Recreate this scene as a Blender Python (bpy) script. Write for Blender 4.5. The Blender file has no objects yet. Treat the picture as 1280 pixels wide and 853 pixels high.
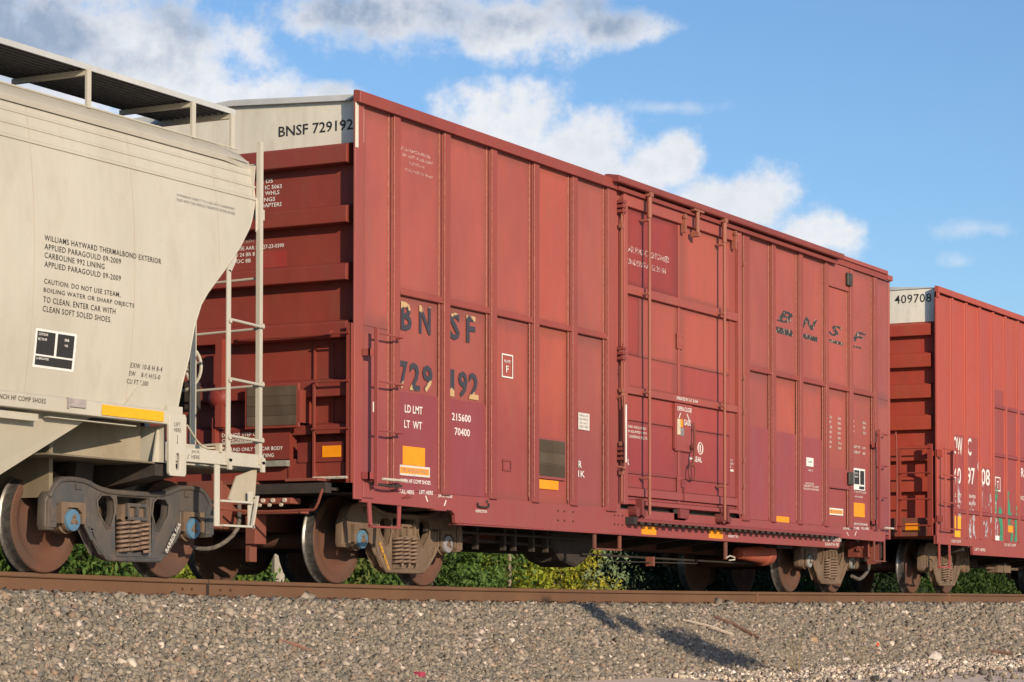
import bpy, bmesh, math, random
import numpy as np
from mathutils import Vector, Matrix, noise as mnoise
random.seed(7); RNG = np.random.default_rng(7)
SC = bpy.context.scene
COL = SC.collection
R = math.radians

# ------------------------------------------------------------------ camera
cam_d = bpy.data.cameras.new('camera'); cam = bpy.data.objects.new('camera', cam_d); COL.objects.link(cam); SC.camera = cam
cam_d.sensor_width = 36.0; cam_d.lens = 3097.4 / 1280 * 36
cam_d.shift_x = -(645.18 - 640) / 1280; cam_d.shift_y = (668.03 - 426.5) / 1280
cam_d.clip_start = 0.3; cam_d.clip_end = 4000
yaw, pitch, roll = 0.4955, 0.0305, 0.0012
F_ = Vector((math.cos(pitch)*math.cos(yaw), math.cos(pitch)*math.sin(yaw), math.sin(pitch)))
R_ = Vector((math.sin(yaw), -math.cos(yaw), 0)); U_ = R_.cross(F_)
R2 = math.cos(roll)*R_ + math.sin(roll)*U_; U2 = -math.sin(roll)*R_ + math.cos(roll)*U_
cam.matrix_world = Matrix(((R2.x, U2.x, -F_.x, -20.763), (R2.y, U2.y, -F_.y, -14.754), (R2.z, U2.z, -F_.z, -0.2636), (0, 0, 0, 1)))

# ------------------------------------------------------------------ sun and sky
SUN_TO = Vector((-0.54, -0.84, 0.305)).normalized()          # towards the sun
sun_el = math.asin(SUN_TO.z); sun_rot = math.atan2(SUN_TO.x, SUN_TO.y)
sd = bpy.data.lights.new('sun', 'SUN'); sd.energy = 4.9; sd.angle = R(0.55); sd.color = (1.0, 0.83, 0.62)
so = bpy.data.objects.new('sun', sd); COL.objects.link(so); so.location = (-30, -45, 30)
so.rotation_euler = (-SUN_TO).to_track_quat('-Z', 'Y').to_euler()

W = bpy.data.worlds.new('World'); SC.world = W; W.use_nodes = True
SC.view_settings.view_transform = 'Standard'; SC.view_settings.look = 'None'
SC.view_settings.exposure = 0.0; SC.view_settings.gamma = 1.0; SC.view_settings.use_curve_mapping = False
SC.cycles.diffuse_bounces = 1; SC.cycles.max_bounces = 8

class NT:
    """small helper for writing node trees"""
    def __init__(s, tree): s.t = tree; s.n = tree.nodes; s.l = tree.links
    def node(s, typ, ins=None, **props):
        n = s.n.new(typ)
        for k, v in props.items(): setattr(n, k, v)
        for k, v in (ins or {}).items(): s.put(n, k, v)
        return n
    def put(s, n, k, v):
        sock = n.inputs[k]
        if isinstance(v, bpy.types.NodeSocket): s.l.new(v, sock)
        else:
            if hasattr(sock.default_value, '__len__') and not hasattr(v, '__len__'): v = (v, v, v, 1)[:len(sock.default_value)]
            if hasattr(v, '__len__') and len(v) == 3 and len(sock.default_value) == 4: v = tuple(v) + (1,)
            sock.default_value = v
    def math(s, op, a, b=None, c=None, clamp=False):
        n = s.node('ShaderNodeMath', {0: a}, operation=op); n.use_clamp = clamp
        if b is not None: s.put(n, 1, b)
        if c is not None: s.put(n, 2, c)
        return n.outputs[0]
    def noise(s, vec, scale=5, detail=4, rough=0.55, dist=0):
        n = s.node('ShaderNodeTexNoise', {'Scale': scale, 'Detail': detail, 'Roughness': rough, 'Distortion': dist})
        if vec is not None: s.l.new(vec, n.inputs['Vector'])
        return n.outputs['Fac']
    def mapv(s, vec, scale=(1, 1, 1), loc=(0, 0, 0)):
        n = s.node('ShaderNodeMapping', {'Scale': scale, 'Location': loc}); s.l.new(vec, n.inputs['Vector']); return n.outputs[0]
    def rng(s, v, a, b, c=0.0, d=1.0, smooth=True):
        n = s.node('ShaderNodeMapRange', {0: v, 1: a, 2: b, 3: c, 4: d}); n.interpolation_type = 'SMOOTHSTEP' if smooth else 'LINEAR'; return n.outputs[0]
    def mix(s, f, a, b, mode='MIX'):
        n = s.node('ShaderNodeMix', data_type='RGBA', blend_type=mode); s.put(n, 0, f); s.put(n, 6, a); s.put(n, 7, b); return n.outputs[2]

w = NT(W.node_tree); w.n.clear()
sky = w.node('ShaderNodeTexSky'); sky.sky_type = 'NISHITA'; sky.sun_disc = False
sky.sun_elevation = sun_el; sky.sun_rotation = sun_rot; sky.altitude = 200; sky.air_density = 1.0; sky.dust_density = 0.6; sky.ozone_density = 2.0
tc = w.node('ShaderNodeTexCoord').outputs['Generated']
sep = w.node('ShaderNodeSeparateXYZ', {0: tc}).outputs
az = w.math('MULTIPLY', w.math('ARCTAN2', sep[1], sep[0]), 57.2958)
el = w.math('MULTIPLY', w.math('ARCSINE', sep[2]), 57.2958)
P2 = w.node('ShaderNodeCombineXYZ', {0: az, 1: el}).outputs[0]
wn1 = w.noise(P2, 0.95, 9, 0.6); wn2 = w.noise(P2, 0.36, 5, 0.55)
# cumulus in the part of the sky the photo shows: azimuth, elevation, half width, half height (degrees)
CL = [(39.6, 12.4, 5.0, 2.9), (36.6, 12.1, 3.0, 1.9), (35.2, 11.5, 2.2, 1.1), (34.2, 11.6, 1.2, .7), (42.5, 14.3, 5, 2.4), (37.8, 14.4, 2.6, 1.1),
      (31.6, 13.5, 3.0, .9), (28.4, 13.35, 3.0, .95), (26.2, 13.3, 1.4, .55), (29.6, 15.6, 7.0, 1.5),
      (28.7, 11.0, 2.1, 1.25), (27.0, 10.5, 2.0, 1.3), (25.3, 10.1, 1.4, .9), (24.6, 10.3, .8, .8),
      (25.9, 10.0, 1.4, .8), (23.9, 9.45, 1.2, .7), (22.9, 9.3, 1.3, .95), (21.6, 8.6, 1.4, .8), (23.6, 8.8, 1.3, .7), (32.7, 11.75, 1.0, .4)]
WISP = [(24.9, 11.5, 1.7, .22), (17.9, 8.65, 1.3, .28), (18.2, 7.9, .6, .25)]
def blobs(lst, amp, soft):
    acc = None
    for a, e, ra, re in lst:
        v = w.node('ShaderNodeVectorMath', {0: P2, 1: (a, e, 0)}, operation='SUBTRACT').outputs[0]
        v = w.node('ShaderNodeVectorMath', {0: v, 1: (1/ra, 1/re, 0)}, operation='MULTIPLY').outputs[0]
        d = w.math('SUBTRACT', 1.0, w.node('ShaderNodeVectorMath', {0: v}, operation='LENGTH').outputs['Value'])
        acc = d if acc is None else w.math('SMOOTH_MAX', acc, d, 0.12)
    return acc
cum = blobs(CL, 1, 1); cum = w.math('ADD', cum, w.math('MULTIPLY', w.math('SUBTRACT', wn1, 0.5), 1.8))
wis = w.math('ADD', blobs(WISP, 1, 1), w.math('MULTIPLY', w.math('SUBTRACT', wn1, 0.5), 2.6))
# the same kind of broken cumulus goes on all round the sky
outside = w.math('MAXIMUM', w.rng(w.math('ABSOLUTE', w.math('SUBTRACT', az, 29)), 16, 26), w.rng(el, 15.5, 20))
P3 = w.mapv(tc, (1, 1, 2.6))
far_n = w.math('ADD', w.noise(P3, 3.0, 9, 0.58), -0.0)
gen = w.math('MULTIPLY', w.rng(far_n, 0.60, 0.70), w.math('MULTIPLY', outside, w.rng(el, 1, 6)))
cmask = w.rng(cum, -0.06, 0.60)
wmask = w.math('MULTIPLY', w.rng(wis, 0.0, 1.1), 0.42)
dens = w.math('MAXIMUM', w.math('MAXIMUM', cmask, wmask), gen)
# shaded bellies of the clouds: thicker parts are greyer
sh = w.rng(w.math('ADD', w.math('MULTIPLY', cum, 0.30), wn2), 0.56, 0.90)
elv = w.rng(el, 11.3, 12.7)
sh = w.math('MULTIPLY', sh, w.math('ADD', 0.10, w.math('MULTIPLY', elv, 0.90)))
wn3 = w.noise(P2, 2.2, 6, 0.6)
sh = w.math('ADD', sh, w.math('MULTIPLY', w.rng(el, 12.7, 13.8), 0.30), clamp=True)
ccol = w.mix(sh, (0.90, 0.90, 0.92), (0.34, 0.42, 0.55))
ccol = w.mix(w.math('MULTIPLY', w.rng(wn3, 0.4, 0.66), 0.25), ccol, (0.60, 0.67, 0.78))
skyc = w.node('ShaderNodeVectorMath', {0: sky.outputs[0], 1: (0.73*.13, 0.90*.13, 1.10*.13)}, operation='MULTIPLY').outputs[0]
final = w.mix(w.math('MULTIPLY', dens, 0.93), skyc, ccol)
bg = w.node('ShaderNodeBackground', {'Color': final, 'Strength': 1.0})
wo = w.node('ShaderNodeOutputWorld'); w.l.new(bg.outputs[0], wo.inputs[0])

# ------------------------------------------------------------------ mesh helpers
class MB:
    def __init__(s): s.v = []; s.f = []
    def add(s, vs, fs):
        o = len(s.v); s.v += [tuple(p) for p in vs]; s.f += [tuple(i + o for i in f) for f in fs]; return s
    def box(s, x0, x1, y0, y1, z0, z1):
        x0, x1 = min(x0, x1), max(x0, x1); y0, y1 = min(y0, y1), max(y0, y1); z0, z1 = min(z0, z1), max(z0, z1)
        return s.add([(x0,y0,z0),(x1,y0,z0),(x1,y1,z0),(x0,y1,z0),(x0,y0,z1),(x1,y0,z1),(x1,y1,z1),(x0,y1,z1)],
                     [(0,3,2,1),(4,5,6,7),(0,1,5,4),(1,2,6,5),(2,3,7,6),(3,0,4,7)])
    def prism(s, poly, axis, a, b):
        """poly: 2-D outline; axis 'x': (y,z), 'y': (x,z), 'z': (x,y)"""
        mk = {'x': lambda p, t: (t, p[0], p[1]), 'y': lambda p, t: (p[0], t, p[1]), 'z': lambda p, t: (p[0], p[1], t)}[axis]
        n = len(poly)
        return s.add([mk(p, a) for p in poly] + [mk(p, b) for p in poly],
                     [tuple(range(n)), tuple(range(2*n-1, n-1, -1))] + [(i, i+n, (i+1) % n + n, (i+1) % n) for i in range(n)])
    def tube(s, pts, r, n=8, closed=False):
        pts = [Vector(p) for p in pts]; m = len(pts); rings = []
        up = None
        for i, p in enumerate(pts):
            a = pts[i-1] if (i > 0 or closed) else p; b = pts[(i+1) % m] if (i < m-1 or closed) else p
            d = (b - a).normalized()
            if up is None or abs(up.dot(d)) > .95: up = Vector((0, 0, 1)) if abs(d.z) < .9 else Vector((1, 0, 0))
            sd_ = d.cross(up).normalized(); up = sd_.cross(d).normalized()
            rr = r[i] if hasattr(r, '__len__') else r
            rings.append([p + (sd_*math.cos(2*math.pi*k/n) + up*math.sin(2*math.pi*k/n))*rr for k in range(n)])
        vs = [q for rg in rings for q in rg]; fs = []
        for i in range(m if closed else m-1):
            j = (i+1) % m
            for k in range(n): fs.append((i*n+k, i*n+(k+1) % n, j*n+(k+1) % n, j*n+k))
        if not closed: fs += [tuple(range(n-1, -1, -1)), tuple(range((m-1)*n, m*n))]
        return s.add(vs, fs)
    def lathe(s, prof, axis, c, n=48):
        """prof: (radius, along) pairs round an axis through c"""
        vs = []; fs = []; m = len(prof)
        for k in range(n):
            a = 2*math.pi*k/n; ca, sa = math.cos(a), math.sin(a)
            for r_, t in prof:
                vs.append({'y': (c[0]+r_*ca, c[1]+t, c[2]+r_*sa), 'x': (c[0]+t, c[1]+r_*ca, c[2]+r_*sa), 'z': (c[0]+r_*ca, c[1]+r_*sa, c[2]+t)}[axis])
        for k in range(n):
            k2 = (k+1) % n
            for i in range(m-1): fs.append((k*m+i, k*m+i+1, k2*m+i+1, k2*m+i))
        return s.add(vs, fs)
    def disc(s, r, axis, c, t, n=24): return s.lathe([(0.0005, 0), (r, 0), (r, t), (0.0005, t)], axis, c, n)
    def mesh(s, name, smooth=False):
        me = bpy.data.meshes.new(name); me.from_pydata(s.v, [], s.f)
        bm = bmesh.new(); bm.from_mesh(me); bmesh.ops.recalc_face_normals(bm, faces=bm.faces); bm.to_mesh(me); bm.free()
        if smooth:
            me.polygons.foreach_set('use_smooth', [True]*len(me.polygons))
            try: me.set_sharp_from_angle(angle=R(38))
            except Exception: pass
        return me

def link(name, me, mat, parent=None, loc=None, color=None, bevel=0, seg=1):
    o = bpy.data.objects.new(name, me); COL.objects.link(o)
    if mat is not None and not me.materials: me.materials.append(mat)
    if parent is not None: o.parent = parent
    if loc: o.location = loc
    if color: o.color = tuple(color) + (1,) if len(color) == 3 else color
    if bevel:
        b = o.modifiers.new('bevel', 'BEVEL'); b.width = bevel; b.segments = seg; b.limit_method = 'ANGLE'; b.angle_limit = R(40)
    return o
SPLIT = {'arrow_mark', 'worn_edge', 'sill_bracket', 'stirrup_step', 'stirrup', 'hanger', 'post', 'weed', 'rivet', 'bolt', 'air_valve', 'draft_gear', 'end_plate', 'gusset_plate', 'sill_flange', 'small_bar'}
def islands(mb):
    par = list(range(len(mb.v)))
    def find(i):
        while par[i] != i: par[i] = par[par[i]]; i = par[i]
        return i
    for f in mb.f:
        for a in f[1:]: par[find(a)] = find(f[0])
    groups = {}
    for f in mb.f: groups.setdefault(find(f[0]), []).append(f)
    out = []
    for fs in groups.values():
        ids = sorted({i for f in fs for i in f}); mp = {i: k for k, i in enumerate(ids)}; m = MB(); m.v = [mb.v[i] for i in ids]; m.f = [tuple(mp[i] for i in f) for f in fs]; out.append(m)
    return out
def part(name, mb, mat, parent, smooth=False, color=None, bevel=0, seg=1, loc=None):
    if name in SPLIT and parent is not None:
        for m in islands(mb): o = link(name, m.mesh(name, smooth), mat, parent, loc, color, bevel, seg)
        return o
    return link(name, mb.mesh(name, smooth), mat, parent, loc, color, bevel, seg)
def tag(o, label, cat, group=None):
    o['label'] = label; o['category'] = cat
    if group: o['group'] = group
    return o
def kind(o, k): o['kind'] = k; return o
def thing(name, label, cat, loc=(0, 0, 0), group=None):
    o = bpy.data.objects.new(name, None); COL.objects.link(o); o.location = loc; o.empty_display_size = .3
    return tag(o, label, cat, group)

# ------------------------------------------------------------------ materials
def mat_new(name):
    m = bpy.data.materials.new(name); m.use_nodes = True; t = NT(m.node_tree)
    b = t.n['Principled BSDF']; return m, t, b
def geo_pos(t): return t.node('ShaderNodeNewGeometry').outputs['Position']

def paint(name, base, alt, rough=0.55, fade=None, streak=0.5, rust=0.12, rustcol=(0.16, 0.055, 0.025), bump=0.02, dirt=(0.20, 0.15, 0.11), dirt_amt=0.35, spec=0.35, chips=0.0, chipcol=(.6,.55,.5), rim=0.0, ks=1.0):
    """weathered railway paint; multiplied by each object's own colour"""
    m, t, b = mat_new(name); pos = geo_pos(t)
    n1 = t.noise(t.mapv(pos, (0.9*ks, 0.9*ks, 0.5*ks)), 1.0, 5, 0.6)
    n2 = t.noise(t.mapv(pos, (9, 9, 0.7)), 1.0, 4, 0.6)          # vertical wash streaks
    n3 = t.noise(pos, 14, 6, 0.65)
    n4 = t.noise(t.mapv(pos, (3.0*ks, 3.0*ks, 1.6*ks)), 1.0, 6, 0.65)
    c = t.mix(t.rng(n1, 0.35, 0.65), base, alt)
    if fade:
        low, z0, z1 = fade
        z = t.node('ShaderNodeSeparateXYZ', {0: pos}).outputs[2]
        zz = t.math('ADD', z, t.math('MULTIPLY', t.math('SUBTRACT', n4, 0.5), 0.9))
        c = t.mix(t.rng(zz, z1, z0), low, c)
    c = t.mix(t.math('MULTIPLY', t.rng(n2, 0.42, 0.72), streak), c, t.mix(0.5, c, dirt))
    c = t.mix(t.math('MULTIPLY', t.rng(n4, 0.50, 0.75), dirt_amt), c, dirt)
    c = t.mix(t.math('MULTIPLY', t.rng(n3, 0.62, 0.70), rust), c, rustcol)
    if rim:   # grime gathered along the welded edges of each sheet
        gx_ = t.node('ShaderNodeSeparateXYZ', {0: t.node('ShaderNodeTexCoord').outputs['Generated']}).outputs
        ex = t.math('MINIMUM', gx_[0], t.math('SUBTRACT', 1.0, gx_[0])); ez = t.math('MULTIPLY', t.math('MINIMUM', gx_[2], t.math('SUBTRACT', 1.0, gx_[2])), 1.9)
        e_ = t.math('ADD', t.math('SMOOTH_MIN', ex, ez, 0.06), t.math('MULTIPLY', t.math('SUBTRACT', n4, 0.5), 0.16))
        c = t.mix(t.math('MULTIPLY', t.math('SUBTRACT', 1.0, t.rng(e_, 0.01, 0.17)), rim), c, t.mix(.5, dirt, (.15, .035, .03)))
    if chips:
        n5 = t.noise(t.mapv(pos, (6, 6, 6)), 1.0, 8, 0.75)
        c = t.mix(t.math('MULTIPLY', t.rng(n5, 0.70, 0.715), chips), c, chipcol)
    oc = t.node('ShaderNodeObjectInfo').outputs['Color']
    c = t.mix(1.0, c, oc, 'MULTIPLY')
    t.put(b, 'Base Color', c); t.put(b, 'Roughness', t.rng(n4, 0.3, 0.7, rough-.08, rough+.12)); t.put(b, 'Specular IOR Level', spec)
    bp = t.node('ShaderNodeBump', {'Height': t.math('ADD', t.math('MULTIPLY', n3, .3), t.math('MULTIPLY', t.noise(t.mapv(pos, (1.6, 1.6, 1.1)), 1.0, 3, .5), 12.0)), 'Strength': 1.0, 'Distance': bump*0.1})
    t.l.new(bp.outputs[0], b.inputs['Normal'])
    return m

def simple(name, col, rough=0.6, metal=0.0, var=0.25, scale=8, col2=None, bump=0.0, spec=0.4, objcol=True):
    m, t, b = mat_new(name); pos = geo_pos(t)
    n = t.noise(pos, scale, 6, 0.65)
    c2 = col2 if col2 else tuple(x*(1-var) for x in col)
    c = t.mix(t.rng(n, 0.35, 0.68), col, c2)
    if objcol: c = t.mix(1.0, c, t.node('ShaderNodeObjectInfo').outputs['Color'], 'MULTIPLY')
    t.put(b, 'Base Color', c); t.put(b, 'Roughness', rough); t.put(b, 'Metallic', metal); t.put(b, 'Specular IOR Level', spec)
    if bump:
        bp = t.node('ShaderNodeBump', {'Height': n, 'Strength': 0.6, 'Distance': bump}); t.l.new(bp.outputs[0], b.inputs['Normal'])
    return m

M = {}
RP_ = dict(fade=((0.272, 0.060, 0.058), 2.5, 1.4), streak=0.42, rust=0.14, dirt=(0.24, 0.095, 0.075), dirt_amt=0.38)
M['red'] = paint('boxcar red paint', (0.335, 0.079, 0.062), (0.285, 0.067, 0.055), chips=0.45, **RP_)
M['panel_red'] = paint('boxcar red sheet paint', (0.362, 0.088, 0.068), (0.312, 0.074, 0.061), chips=0.15, rim=0.62, **RP_)
M['end_red'] = paint('end wall red paint', (0.240, 0.043, 0.029), (0.215, 0.040, 0.028), streak=0.36, rust=0.18, dirt=(0.17, 0.062, 0.038), dirt_amt=0.4)
M['end_white'] = paint('galvanised white end paint', (0.68, 0.63, 0.53), (0.60, 0.56, 0.47), streak=0.45, rust=0.35, rustcol=(0.38, 0.20, 0.09), dirt=(0.40, 0.32, 0.22), dirt_amt=0.35)
M['orange_red'] = paint('third car red paint', (0.40, 0.074, 0.050), (0.365, 0.070, 0.050), fade=((0.29, 0.058, 0.048), 2.2, 1.0), streak=0.25, rust=0.10, dirt=(0.30, 0.13, 0.10), dirt_amt=0.25)
M['cream'] = paint('hopper cream paint', (0.50, 0.465, 0.385), (0.455, 0.42, 0.345), rough=0.42, streak=0.20, rust=0.10, rustcol=(0.35, 0.2, 0.1), dirt=(0.36, 0.315, 0.245), dirt_amt=0.32, spec=0.4, bump=0.02)
M['cream_dirty'] = paint('dirty underframe cream paint', (0.40, 0.345, 0.255), (0.33, 0.28, 0.20), streak=0.4, rust=0.35, rustcol=(0.30, 0.12, 0.05), dirt=(0.26, 0.20, 0.14), dirt_amt=0.5)
M['roofgrey'] = paint('galvanised steel', (0.50, 0.51, 0.50), (0.42, 0.43, 0.43), streak=0.2, rust=0.1, dirt=(0.30, 0.28, 0.25), dirt_amt=0.3)
M['grate'] = simple('dark steel grating', (0.11, 0.11, 0.115), 0.6, 0.3, scale=20)
M['rail'] = paint('rusty rail steel', (0.165, 0.088, 0.048), (0.14, 0.073, 0.042), rough=0.7, streak=0.2, rust=0.5, rustcol=(0.27, 0.10, 0.045), dirt=(0.14, 0.085, 0.06), dirt_amt=0.4, spec=.25)
M['railtop'] = simple('polished rail head', (0.42, 0.38, 0.34), 0.35, 0.8, scale=12)
M['wheel'] = paint('rust brown wheel plate', (0.098, 0.054, 0.040), (0.128, 0.056, 0.035), rough=0.75, streak=0.1, rust=0.4, rustcol=(0.20, 0.075, 0.036), dirt=(0.085, 0.062, 0.050), dirt_amt=0.6, spec=.25, ks=3)
M['tread'] = simple('worn wheel tread', (0.24, 0.22, 0.205), 0.38, 0.7, scale=18, var=.5)
M['truck_grey'] = paint('oily grey cast steel', (0.062, 0.062, 0.064), (0.095, 0.076, 0.062), rough=0.6, streak=0.3, rust=0.5, rustcol=(0.17, 0.075, 0.04), dirt=(0.15, 0.10, 0.07), dirt_amt=0.65, bump=.03, spec=.45, ks=4)
M['truck_tan'] = paint('dusty brown cast steel', (0.17, 0.115, 0.078), (0.13, 0.085, 0.058), rough=0.75, streak=0.3, rust=0.4, rustcol=(0.20, 0.08, 0.04), dirt=(0.24, 0.17, 0.115), dirt_amt=0.6, bump=.03, spec=.25, ks=4)
M['spring'] = simple('rusty spring steel', (0.25, 0.165, 0.115), 0.7, 0.1, scale=25, col2=(0.15, 0.095, 0.068), bump=.002)
M['cap_blue'] = simple('light blue bearing cap', (0.065, 0.175, 0.29), 0.6, scale=30, col2=(0.10, 0.16, 0.21), objcol=True)
M['dark'] = simple('grimy dark underframe', (0.030, 0.026, 0.024), 0.8, scale=6, col2=(0.05, 0.035, 0.027))
M['under_red'] = paint('grimy red underframe', (0.22, 0.065, 0.042), (0.15, 0.055, 0.038), rough=.7, streak=0.4, rust=0.4, dirt=(0.10, 0.06, 0.045), dirt_amt=0.55)
M['inner'] = simple('dark inside of the slope sheet', (0.10, 0.085, 0.065), .8, scale=5)
M['hose'] = simple('dusty rubber hose', (0.16, 0.13, 0.10), 0.8, scale=14, col2=(0.07, 0.06, 0.055))
M['yellow'] = simple('amber reflective sheet', (0.83, 0.40, 0.010), 0.5, scale=10, var=.08)
M['yellow2'] = simple('deep amber reflective sheet', (0.86, 0.30, 0.006), 0.5, scale=10, var=.1)
M['whitep'] = simple('white stencil paint', (0.78, 0.74, 0.70), 0.6, scale=20, var=.12)
M['whited'] = simple('dirty white decal', (0.66, 0.61, 0.55), 0.6, scale=14, var=.2)
M['blackp'] = simple('black stencil paint', (0.030, 0.028, 0.028), 0.6, scale=20, var=.2)
M['greyp'] = simple('dull grey plate', (0.26, 0.25, 0.25), 0.6, scale=12, var=.3)
M['wood'] = paint('weathered grey board', (0.105, 0.078, 0.057), (0.075, 0.056, 0.042), spec=.08, rough=.9, streak=0.1, rust=0.0, dirt=(0.15, 0.12, 0.09), dirt_amt=0.6)
M['rod'] = paint('scuffed lock rod paint', (0.30, 0.10, 0.066), (0.27, 0.088, 0.06), streak=0.4, rust=0.5, rustcol=(0.26, 0.12, 0.065), dirt=(0.22, 0.115, 0.075), dirt_amt=0.4, chips=.4)
M['step'] = simple('bare bright metal bar', (0.70, 0.62, 0.50), 0.4, 0.2, scale=15)
M['tie'] = simple('old creosoted timber', (0.075, 0.055, 0.042), 0.9, scale=10, col2=(0.12, 0.095, 0.075), bump=.01)
M['patch'] = paint('overpainted crimson patch', (0.258, 0.052, 0.058), (0.24, 0.05, 0.058), streak=0.35, rust=0.05, dirt=(0.26, 0.09, 0.09), dirt_amt=0.25)
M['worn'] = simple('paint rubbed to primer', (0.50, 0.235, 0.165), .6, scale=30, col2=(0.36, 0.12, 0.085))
M['rib_shade'] = simple('painted rib side shade', (0.075, 0.022, 0.018), .9, scale=20, col2=(0.12, 0.036, 0.028))  # shade colour for the strip left of each rib
M['patch_dark'] = paint('overpainted dark red patch', (0.24, 0.040, 0.038), (0.22, 0.045, 0.04), streak=0.2, rust=0.05, dirt_amt=0.1)

def worn(name, cols, scale, cut, soft=0.03, bands=None):
    """flaking lettering: clear where the paint has gone"""
    m, t, b = mat_new(name); pos = geo_pos(t)
    n = t.noise(pos, scale, 6, 0.7); n2 = t.noise(pos, scale*.45, 3, 0.6)
    f2 = t.rng(n2, 0.55, 0.59)
    if bands:   # the older paint shows where the top and bottom of the figures have flaked
        z = t.math('ADD', t.node('ShaderNodeSeparateXYZ', {0: pos}).outputs[2], t.math('MULTIPLY', t.math('SUBTRACT', n2, .5), .35))
        f2 = t.rng(t.math('ABSOLUTE', t.math('SUBTRACT', z, 2.475)), .40, .42)
    c = t.mix(f2, cols[0], cols[1])
    t.put(b, 'Base Color', c); t.put(b, 'Roughness', 0.65)
    t.put(b, 'Alpha', t.rng(n, cut, cut+soft)); return m
M['flake_dark'] = worn('flaking dark lettering', ((0.045, 0.042, 0.055), (0.50, 0.33, 0.16)), 9, 0.24, bands=True)
M['flake_logo'] = worn('flaking black logo', ((0.035, 0.030, 0.030), (0.34, 0.24, 0.18)), 34, 0.35)
M['faint_white'] = worn('faint white stencil', ((0.62, 0.50, 0.46), (0.5, 0.34, 0.32)), 45, 0.46, .08)
M['graffiti_green'] = worn('green spray paint', ((0.04, 0.25, 0.14), (0.10, 0.27, 0.19)), 4, 0.38, .08)
M['graffiti_pale'] = worn('pale spray paint', ((0.46, 0.40, 0.42), (0.30, 0.20, 0.24)), 6, 0.50, .06)
M['scuff'] = worn('pale scrape', ((0.55, 0.42, 0.40), (0.42, 0.26, 0.26)), 16, 0.52, .08)

# ------------------------------------------------------------------ writing
_tc = {}
def text_geom(s, bold=0.0, slant=0.0, font_space=1.0):
    key = (s, bold, slant, font_space)
    if key not in _tc:
        cu = bpy.data.curves.new('lettering_curve', 'FONT'); cu.body = s; cu.size = 1; cu.resolution_u = 2; cu.offset = bold; cu.shear = slant; cu.space_character = font_space
        ob = bpy.data.objects.new('lettering_tmp', cu); COL.objects.link(ob)
        me = bpy.data.meshes.new_from_object(ob.evaluated_get(bpy.context.evaluated_depsgraph_get()))
        v = np.array([p.co[:2] for p in me.vertices]); f = [tuple(p.vertices) for p in me.polygons]
        bpy.data.objects.remove(ob); bpy.data.curves.remove(cu); bpy.data.meshes.remove(me)
        mn, mx = v.min(0), v.max(0); v = (v - mn) / np.maximum(mx - mn, 1e-6); _tc[key] = (v, f)
    return _tc[key]
def letters(parent, s, x0, x1, z0, z1, y, mat, bold=0.012, slant=0.0, yf=None, space=1.0, name='lettering'):
    v, f = text_geom(s, bold, slant, space)
    vs = []
    for a, c in v:
        z = z0 + c*(z1-z0); vs.append((x0 + a*(x1-x0), (yf(z) if yf else y), z))
    mb = MB().add(vs, f); me = bpy.data.meshes.new(name); me.from_pydata(mb.v, [], mb.f)
    return link(name, me, mat, parent)
def letters_end(parent, s, ya, yb, z0, z1, x, mat, bold=0.012, space=1.0):
    """writing on a wall that faces -x; reads from +y to -y"""
    v, f = text_geom(s, bold, 0.0, space)
    me = bpy.data.meshes.new('lettering'); me.from_pydata([(x, ya + a*(yb-ya), z0 + c*(z1-z0)) for a, c in v], [], f)
    return link('lettering', me, mat, parent)
def decal(parent, name, x0, x1, z0, z1, y, mat, t=.0025):
    return part(name, MB().box(x0, x1, y-t, y, z0, z1), mat, parent)
def frame_mark(parent, name, x0, x1, z0, z1, y, mat, wd=.015, t=.002):
    m = MB()
    m.box(x0, x1, y-t, y, z1-wd, z1); m.box(x0, x1, y-t, y, z0, z0+wd); m.box(x0, x0+wd, y-t, y, z0+wd, z1-wd); m.box(x1-wd, x1, y-t, y, z0+wd, z1-wd)
    return part(name, m, mat, parent)

# ------------------------------------------------------------------ track profile (a slight sag, as in the photograph)
def zr(x):
    x = max(-9.0, min(30.0, x))
    return -1.298e-05*x**3 + 6.6956e-4*x*x - 7.4915e-3*x + 0.016757

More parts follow.
